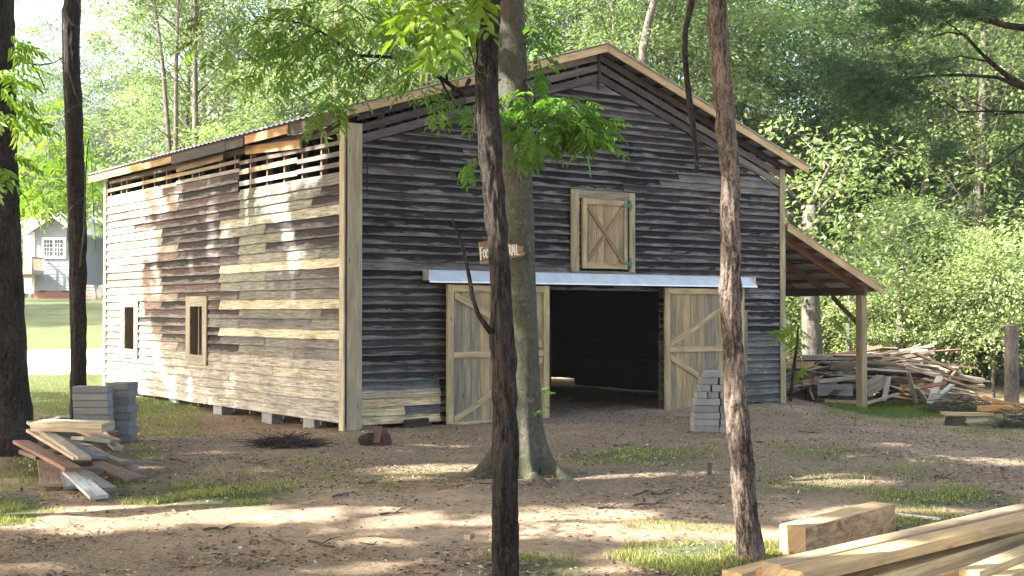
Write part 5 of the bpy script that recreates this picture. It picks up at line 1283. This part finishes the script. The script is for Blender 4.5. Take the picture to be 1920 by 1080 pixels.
p = atz(772, 797, 0); board((p.x-.1, p.y-.1, gh(p.x, p.y)+.05), (p.x+.25, p.y-.02, gh(p.x, p.y)+.08), .15, .10, (.035, .026, .022), 'dark log end under the front wall left of the door', 'log', name='log_end', seed=74)
p = atz(886, 1016, 0); board((p.x-.04, p.y-.02, .035), (p.x-.01, p.y+.05, .04), .05, .04, (.36, .27, .19), 'tiny pale wood offcut on the path, left of two', 'offcut', name='offcut', seed=75, nseg=1, mat='wood_new')
p = atz(903, 1017, 0); board((p.x-.05, p.y, .03), (p.x+.05, p.y+.01, .03), .05, .03, (.38, .30, .21), 'tiny pale wood offcut on the path, right of two', 'offcut', name='offcut', seed=76, nseg=1, mat='wood_new')
p = atz(1330, 888, 0); board((p.x, p.y, -.02), (p.x+.005, p.y, .11), .04, .05, (.07, .055, .045), 'little dark stake standing in the yard', 'stake', name='stake', seed=77, nseg=2)
p = atz(1314, 722, 0); 
board(at(1306, 745, 18.9), at(1316, 680, 18.9), .05, .02, (.30, .20, .13), 'narrow board leaning between the block stack and the right door', 'board', name='board', seed=78, mat='wood_new')
# ---- new timbers in the foreground
gt = 'new sawn timbers in the right foreground'; T1 = (.50, .345, .175); T2 = (.46, .30, .15); T3 = (.50, .38, .21)
def timber(a, za, b, zb_, wd, th, col, lab, ext=1.0, seed=1, roll=0):
    p, q = atz(*a, za), atz(*b, zb_); q = p+(q-p)*ext
    return board(p-V(0, 0, th/2), q-V(0, 0, th/2), wd, th, col, lab, 'timber', gt, 'timber', roll, seed, 'wood_new', 6, .004)
timber((1446, 1056), .36, (1935, 944), .36, .125, .065, (.42, .31, .19), 'rear long squared timber with its grey end toward the tree', 1.35, 101)
timber((1481, 1068), .362, (1960, 957), .362, .165, .068, T1, 'front long squared timber on top of the lumber stack', 1.35, 102)
timber((1449, 1070), .288, (1935, 958), .288, .22, .07, (.38, .22, .11), 'reddish timber under the two long top timbers', 1.3, 103)
timber((1372, 1072), .16, (1470, 1048), .16, .14, .08, T1, 'stub of yellow timber sticking out left under the stack', 1.3, 104)
timber((1555, 1095), .20, (1920, 988), .20, .26, .06, T3, 'sawdust-covered flat board below the long timbers', 1.5, 105)
timber((1645, 1079), .24, (1920, 996), .24, .055, .06, (.56, .42, .22), 'narrow bright board edge beside the sawdust-covered board', 1.6, 106)
timber((1725, 1081), .19, (1920, 1019), .19, .11, .045, (.44, .32, .18), 'tan flat board in the middle of the foreground lumber', 1.9, 107)
timber((1560, 1150), .12, (1935, 1010), .12, .8, .05, (.40, .30, .18), 'wide board at the bottom of the foreground lumber', 1.2, 108)
timber((1817, 1069), .25, (1920, 1029), .25, .115, .045, (.54, .40, .21), 'flat board whose blunt end shows in the lumber at the right', 2.8, 109)
timber((1865, 1082), .21, (1925, 1056), .21, .11, .045, (.50, .36, .18), 'board in the lower right corner of the picture', 3.0, 110)
timber((1760, 1110), .20, (1925, 1036), .20, .09, .045, (.46, .31, .15), 'board edge showing under the blunt-ended board', 2.0, 111)
# big block beam
def bigbeam():
    p = atz(1486, 985, .22); q = atz(1650, 943, .22); d = (q-p).normalized()
    mb = MB(112); s = d.cross(V(0, 0, 1)).normalized()
    mb.bar(p-V(0, 0, .11)+V(0, 0, 0), p+d*1.42-V(0, 0, .11), s*.20, V(0, 0, .215), (.46, .315, .17), 8, 0, .005)
    for q_ in range(len(mb.f)): mb.c[q_] = (.46, .315, .17, (1.0 if q_ < len(mb.f)-2 else 0.0,)*len(mb.f[q_]))
    o = mb.build('timber', M['beam'], None, p+d*.7-V(0, 0, .2)); tag(o, 'short thick square beam lying behind the foreground lumber', 'timber', gt)
def m_beam():
    t = NT('stained_beam'); uv = t.coord('UV', (1.2, 22, 1)); g_ = t.noise(uv, 2, 6, .6, .5)
    c = t.mix(t.attr(), t.ramp(g_, [(.3, .8), (.7, 1.15)]), 1, 'MULTIPLY')
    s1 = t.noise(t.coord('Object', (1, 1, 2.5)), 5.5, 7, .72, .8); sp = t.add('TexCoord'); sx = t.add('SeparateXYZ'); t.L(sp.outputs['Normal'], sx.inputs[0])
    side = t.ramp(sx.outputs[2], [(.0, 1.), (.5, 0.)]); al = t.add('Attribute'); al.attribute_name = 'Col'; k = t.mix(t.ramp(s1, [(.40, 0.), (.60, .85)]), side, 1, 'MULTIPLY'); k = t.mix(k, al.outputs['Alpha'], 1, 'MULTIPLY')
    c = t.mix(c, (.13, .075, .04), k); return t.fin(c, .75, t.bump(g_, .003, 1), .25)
M['beam'] = m_beam(); bigbeam()
p, q = atz(1680, 964, .03), atz(1762, 973, .03); board(p, q, .03, .02, (.6, .57, .52), 'thin white lath on the grass behind the long timbers', 'lath', name='lath', seed=113, nseg=1)

# ================================================================== SIGN on the beech
def sign():
    Ys = YB-.36
    a = at(897, 470, Ys-.10); b = at(983, 470, Ys+.04)
    ux = V(b.x-a.x, b.y-a.y, 0); Ln = ux.length; ux.normalize(); nz = V(ux.y, -ux.x, 0); ctr = (a+b)/2
    def P(px, py):     # pixel onto the board plane
        d = ray(px, py); o = V(0, 0, EYE); t = (ctr-o).dot(nz)/d.dot(nz); return o+d*t
    root = empty('trail_sign', at(940, 470, Ys), label='brown wooden arrow board with white hand-painted letters nailed to the thick trunk', cat='sign')
    root.location = ctr
    out = [(898, 454), (912, 451), (930, 452), (952, 456), (961, 459), (967, 458), (973, 460), (975, 462), (982, 462), (979, 467), (980, 471), (984, 475), (979, 480), (968, 482), (955, 485), (930, 490), (905, 495), (901, 494), (900, 480)]
    mb = MB(950); f = [P(*q)+nz*.012 for q in out]; bk = [p_-nz*.024 for p_ in f]
    n = len(f); mb.v = [tuple(x) for x in f+bk]
    uvf = lambda pts: tuple(((p_-ctr).dot(ux), p_.z) for p_ in pts)
    c = (.27, .165, .09)
    mb.face(tuple(range(n))[::-1], uvf(f)[::-1], c); mb.face(tuple(range(n, 2*n)), uvf(bk), c)
    for i in range(n):
        j = (i+1) % n; mb.face((i, j, n+j, n+i), uvf([f[i], f[j], bk[j], bk[i]]), (.36, .25, .15))
    bo = mb.build('board', M['wood_old'], root)
    # strokes of the letters: Foo(t) (t)RAIL, drawn as thick painted lines in board pixels
    ST = {'F': [[(0, 0), (0, 1)], [(0, 0), (.9, -.03)], [(0, .42), (.7, .40)]], 'o': [[(.5, .3), (.15, .45), (.1, .8), (.45, 1), (.85, .8), (.8, .45), (.5, .3)]],
          't': [[(.5, .05), (.45, .9), (.8, 1)], [(.1, .35), (.9, .33)]], 'T': [[(.5, 0), (.5, 1)], [(0, 0), (1, 0)]], 'R': [[(0, 1), (0, 0), (.7, .08), (.7, .42), (0, .5)], [(.2, .5), (.85, 1)]],
          'A': [[(0, 1), (.5, 0), (1, 1)], [(.2, .65), (.8, .65)]], 'I': [[(.5, 0), (.5, 1)]], 'L': [[(0, 0), (0, 1), (.9, .98)]]}
    def letter(ch, x, y, w, h, sk=0):
        m = MB(951)
        for st in ST[ch]:
            pts = [P(x+u*w+sk*(v-.5), y+v*h)+nz*.017 for u, v in st]
            for p1, p2 in zip(pts, pts[1:]):
                d = (p2-p1); e = d.normalized()*.004; m.bar(p1-e, p2+e, d.cross(nz).normalized()*.0095, nz*(.004+m.rnd.uniform(0, .001)), (.80, .77, .68))
        return m
    for ch, x, y, w, h in (('F', 900.5, 465, 4, 22), ('o', 904.5, 461, 5.5, 23), ('o', 910, 460.5, 5.5, 23), ('t', 916, 462, 5, 20), ('T', 941, 460, 6, 18), ('R', 954.5, 459.5, 4.5, 19), ('A', 958.8, 459.5, 5, 18.5), ('I', 963.2, 459.3, 3, 18.5), ('L', 968, 459.5, 4.2, 18.5)):
        m = letter(ch, x, y, w, h, 1.0); sub_build(m, 'letter', M['paint'], bo, root)
M['paint'] = m_plain('white_paint', (.74, .71, .62), .6, .15, 60)
sign()

# ================================================================== GRASS, LITTER, STICKS
def scatter_grass():
    rng = np.random.default_rng(41); r = random.Random(41); P = []; H = []; Yl = []
    for (px, py, rx, ry, s) in GRASS:
        cnt = int(rx*ry*s*.5)
        for _ in range(cnt):
            a = r.uniform(0, 6.283); q = r.random()**.6*1.1; x_ = px+rx*q*math.cos(a); y_ = py+ry*q*math.sin(a)
            if y_ < 700: continue
            p = atz(x_, y_, -.02)
            if noise.noise(Vector((p.x*1.6, p.y*1.6, 3))) < -.12+q*.18: continue
            for _k in range(2 if p.y > 12 else 3): P.append((p.x+r.gauss(0, .04), p.y+r.gauss(0, .04))); H.append(r.uniform(.02, .065)*(1.2 if s > .85 else .9)); Yl.append(r.random())
    for _ in range(15000):        # lawn edge on the left
        y = r.uniform(18, 34); x = -y*r.uniform(.24, .44); 
        if abs(y-(37+.1*x)) < 4: continue
        P.append((x, y)); H.append(r.uniform(.03, .08)); Yl.append(r.random()*.75)
    for _ in range(9000):
        x = r.uniform(6.2, 9.6); y = r.uniform(24.2, 27.2); P.append((x, y)); H.append(r.uniform(.05, .13)); Yl.append(r.random()*.6)
    for _ in range(9000):        # sparse everywhere
        y = 6+r.random()**1.4*19; x = y*r.uniform(-.43, .43)
        if noise.noise(Vector((x*1.1, y*1.1, 9))) < .05: continue
        P.append((x, y)); H.append(r.uniform(.015, .045)); Yl.append(r.random())
    P3 = np.array([(x, y, gh(x, y)-.005) for x, y in P]); n = len(P3); H = np.array(H)
    D = norm(np.c_[rng.normal(size=(n, 2))*.45, np.ones(n)]); N = norm(rng.normal(size=(n, 3)))
    c = leafcols(n, (.085, .125, .035), .3, .45); dry = np.array(Yl)[:, None] > .68; c = np.where(dry, np.array([[.30, .25, .13]]), c)
    me = leaves('grass', P3, D, N, H, np.full(n, .006)+.003*(P3[:, 1] > 14), c, M['leaf'], LEAF1); o = mobj('grass', me); tag(o, label='patchy thin grass tufts growing in the yard dirt', cat='grass', kind='stuff')
scatter_grass()
def scatter_litter():
    rng = np.random.default_rng(43); r = random.Random(43); P = []
    while len(P) < 75000:
        y = 6.2+r.random()**1.25*20; x = y*r.uniform(-.43, .43)
        px, py = proj((x, y, 0)); tr = math.exp(-((py-985-.02*(px-900))/38)**2)
        if r.random() < tr*.75 or noise.noise(Vector((x*.9, y*.9, 14))) < r.uniform(-.5, .25): continue
        P.append((x, y, gh(x, y)+r.uniform(.002, .014)))
    for (px, py, Y, rr_, c_) in ((948, 0, 6.4, .3, 200), (1407, 0, 8.7, .35, 420), (975, 0, 13.3, .8, 900), (10, 0, 15.3, .8, 500), (147, 0, 20.1, .5, 200)):
        bx = (px-960)/F*Y
        for _ in range(c_):
            a = r.uniform(0, 6.28); q = rr_*abs(r.gauss(0, .6)); x = bx+q*math.cos(a); y = Y+q*math.sin(a); P.append((x, y, gh(x, y)+r.uniform(.004, .035)))
    P = np.array(P); n = len(P); D = norm(np.c_[rng.normal(size=(n, 2)), rng.normal(size=n)*.14]); N = norm(np.c_[rng.normal(size=(n, 2))*.3, np.ones(n)])
    kind = rng.uniform(size=n); L = np.where(kind < .6, rng.uniform(.03, .10, n), rng.uniform(.025, .06, n)); W2 = np.where(kind < .6, rng.uniform(.003, .008, n), L*.5)
    pal = np.array([(.40, .33, .23), (.30, .22, .14), (.055, .04, .03), (.04, .03, .025), (.21, .14, .09), (.5, .45, .36)]); c = pal[rng.choice(6, n, p=[.14, .24, .24, .20, .165, .015])]*rng.uniform(.7, 1.3, (n, 1))
    me = leaves('leaf_litter', P, D, N, L, W2, c, M['litter'], LEAF4); o = mobj('leaf_litter', me); tag(o, label='dead leaves, straw and bark crumbs strewn over the yard dirt', cat='litter', kind='stuff')
scatter_litter()
STK = [(410, 998, 60, 8, 'left'), (520, 1015, 30, -14, ''), (735, 968, 45, 4, ''), (690, 912, 35, 2, ''), (1520, 815, 45, -3, ''), (1140, 948, 40, 3, ''), (1220, 942, 60, 4, ''), (1240, 926, 40, 0, ''), (640, 935, 30, 8, ''), (1770, 905, 40, -5, ''), (1205, 925, 30, 6, ''), (600, 1020, 40, -10, ''), (335, 862, 35, -5, ''), (1425, 832, 12, 0, ''), (870, 902, 30, -6, ''), (1170, 832, 40, 3, ''), (480, 870, 40, -7, '')]
for i, (px, py, L, dy, _) in enumerate(STK):
    a, b = atz(px-L/2, py+dy/2, 0), atz(px+L/2, py-dy/2, 0); r = random.Random(i+5); m = a.lerp(b, .5)
    mb = MB(960+i); pts = []
    for k in range(6):
        p = a.lerp(b, k/5); pts.append(V(p.x, p.y+r.uniform(-.04, .04), gh(p.x, p.y)+.014+r.uniform(0, .012)))
    mb.tube(pts, [.012, .011, .010, .009, .007, .003], vary((.075, .055, .042), .4), 6, .1)
    if L > 35: mb.tube([pts[3], pts[3]+V(.05, .07, .02), pts[3]+V(.12, .12, .03)], [.006, .004, .002], (.06, .045, .035), 5)
    o = mb.build('stick', M['attr'], None, (m.x, m.y, gh(m.x, m.y)))
    side = 'left' if px < 640 else ('middle' if px < 1280 else 'right'); dist = 'near' if py > 960 else ('mid-distance' if py > 880 else 'far')
    tag(o, '', 'stick', 'fallen sticks in the yard'); o['_s'] = (px, py)
sts = [o for o in bpy.data.objects if o.get('_s') is not None]; zs_g = {}
for o in sts:
    px, py = o['_s']; kz = ('left side' if px < 640 else ('middle' if px < 1280 else 'right side'), 'nearest' if py > 960 else ('central' if py > 880 else 'farthest')); zs_g.setdefault(kz, []).append(o)
for (a, b), l in zs_g.items():
    l.sort(key=lambda o: o['_s'][0])
    for j, o in enumerate(l):
        o['label'] = f'dark fallen stick on the {b} strip of dirt, {a}'+('' if len(l) == 1 else f', {ORD[j]} from the left'); del o['_s']
# ================================================================== HAZE
def haze():
    mb = MB(990); mb.box((-75, -14, -2.5), (75, 135, 28), (1, 1, 1)); m = bpy.data.materials.new('haze_air'); m.use_nodes = True; nt = m.node_tree
    nt.nodes.remove(nt.nodes['Principled BSDF']); v = nt.nodes.new('ShaderNodeVolumePrincipled'); v.inputs['Density'].default_value = .0005; v.inputs['Color'].default_value = (.95, .97, 1, 1); v.inputs['Anisotropy'].default_value = .2
    nt.links.new(v.outputs[0], nt.nodes['Material Output'].inputs['Volume'])
    o = mb.build('haze', m); tag(o, kind='stuff', label='thin bright haze among the far trees', cat='haze')
haze()
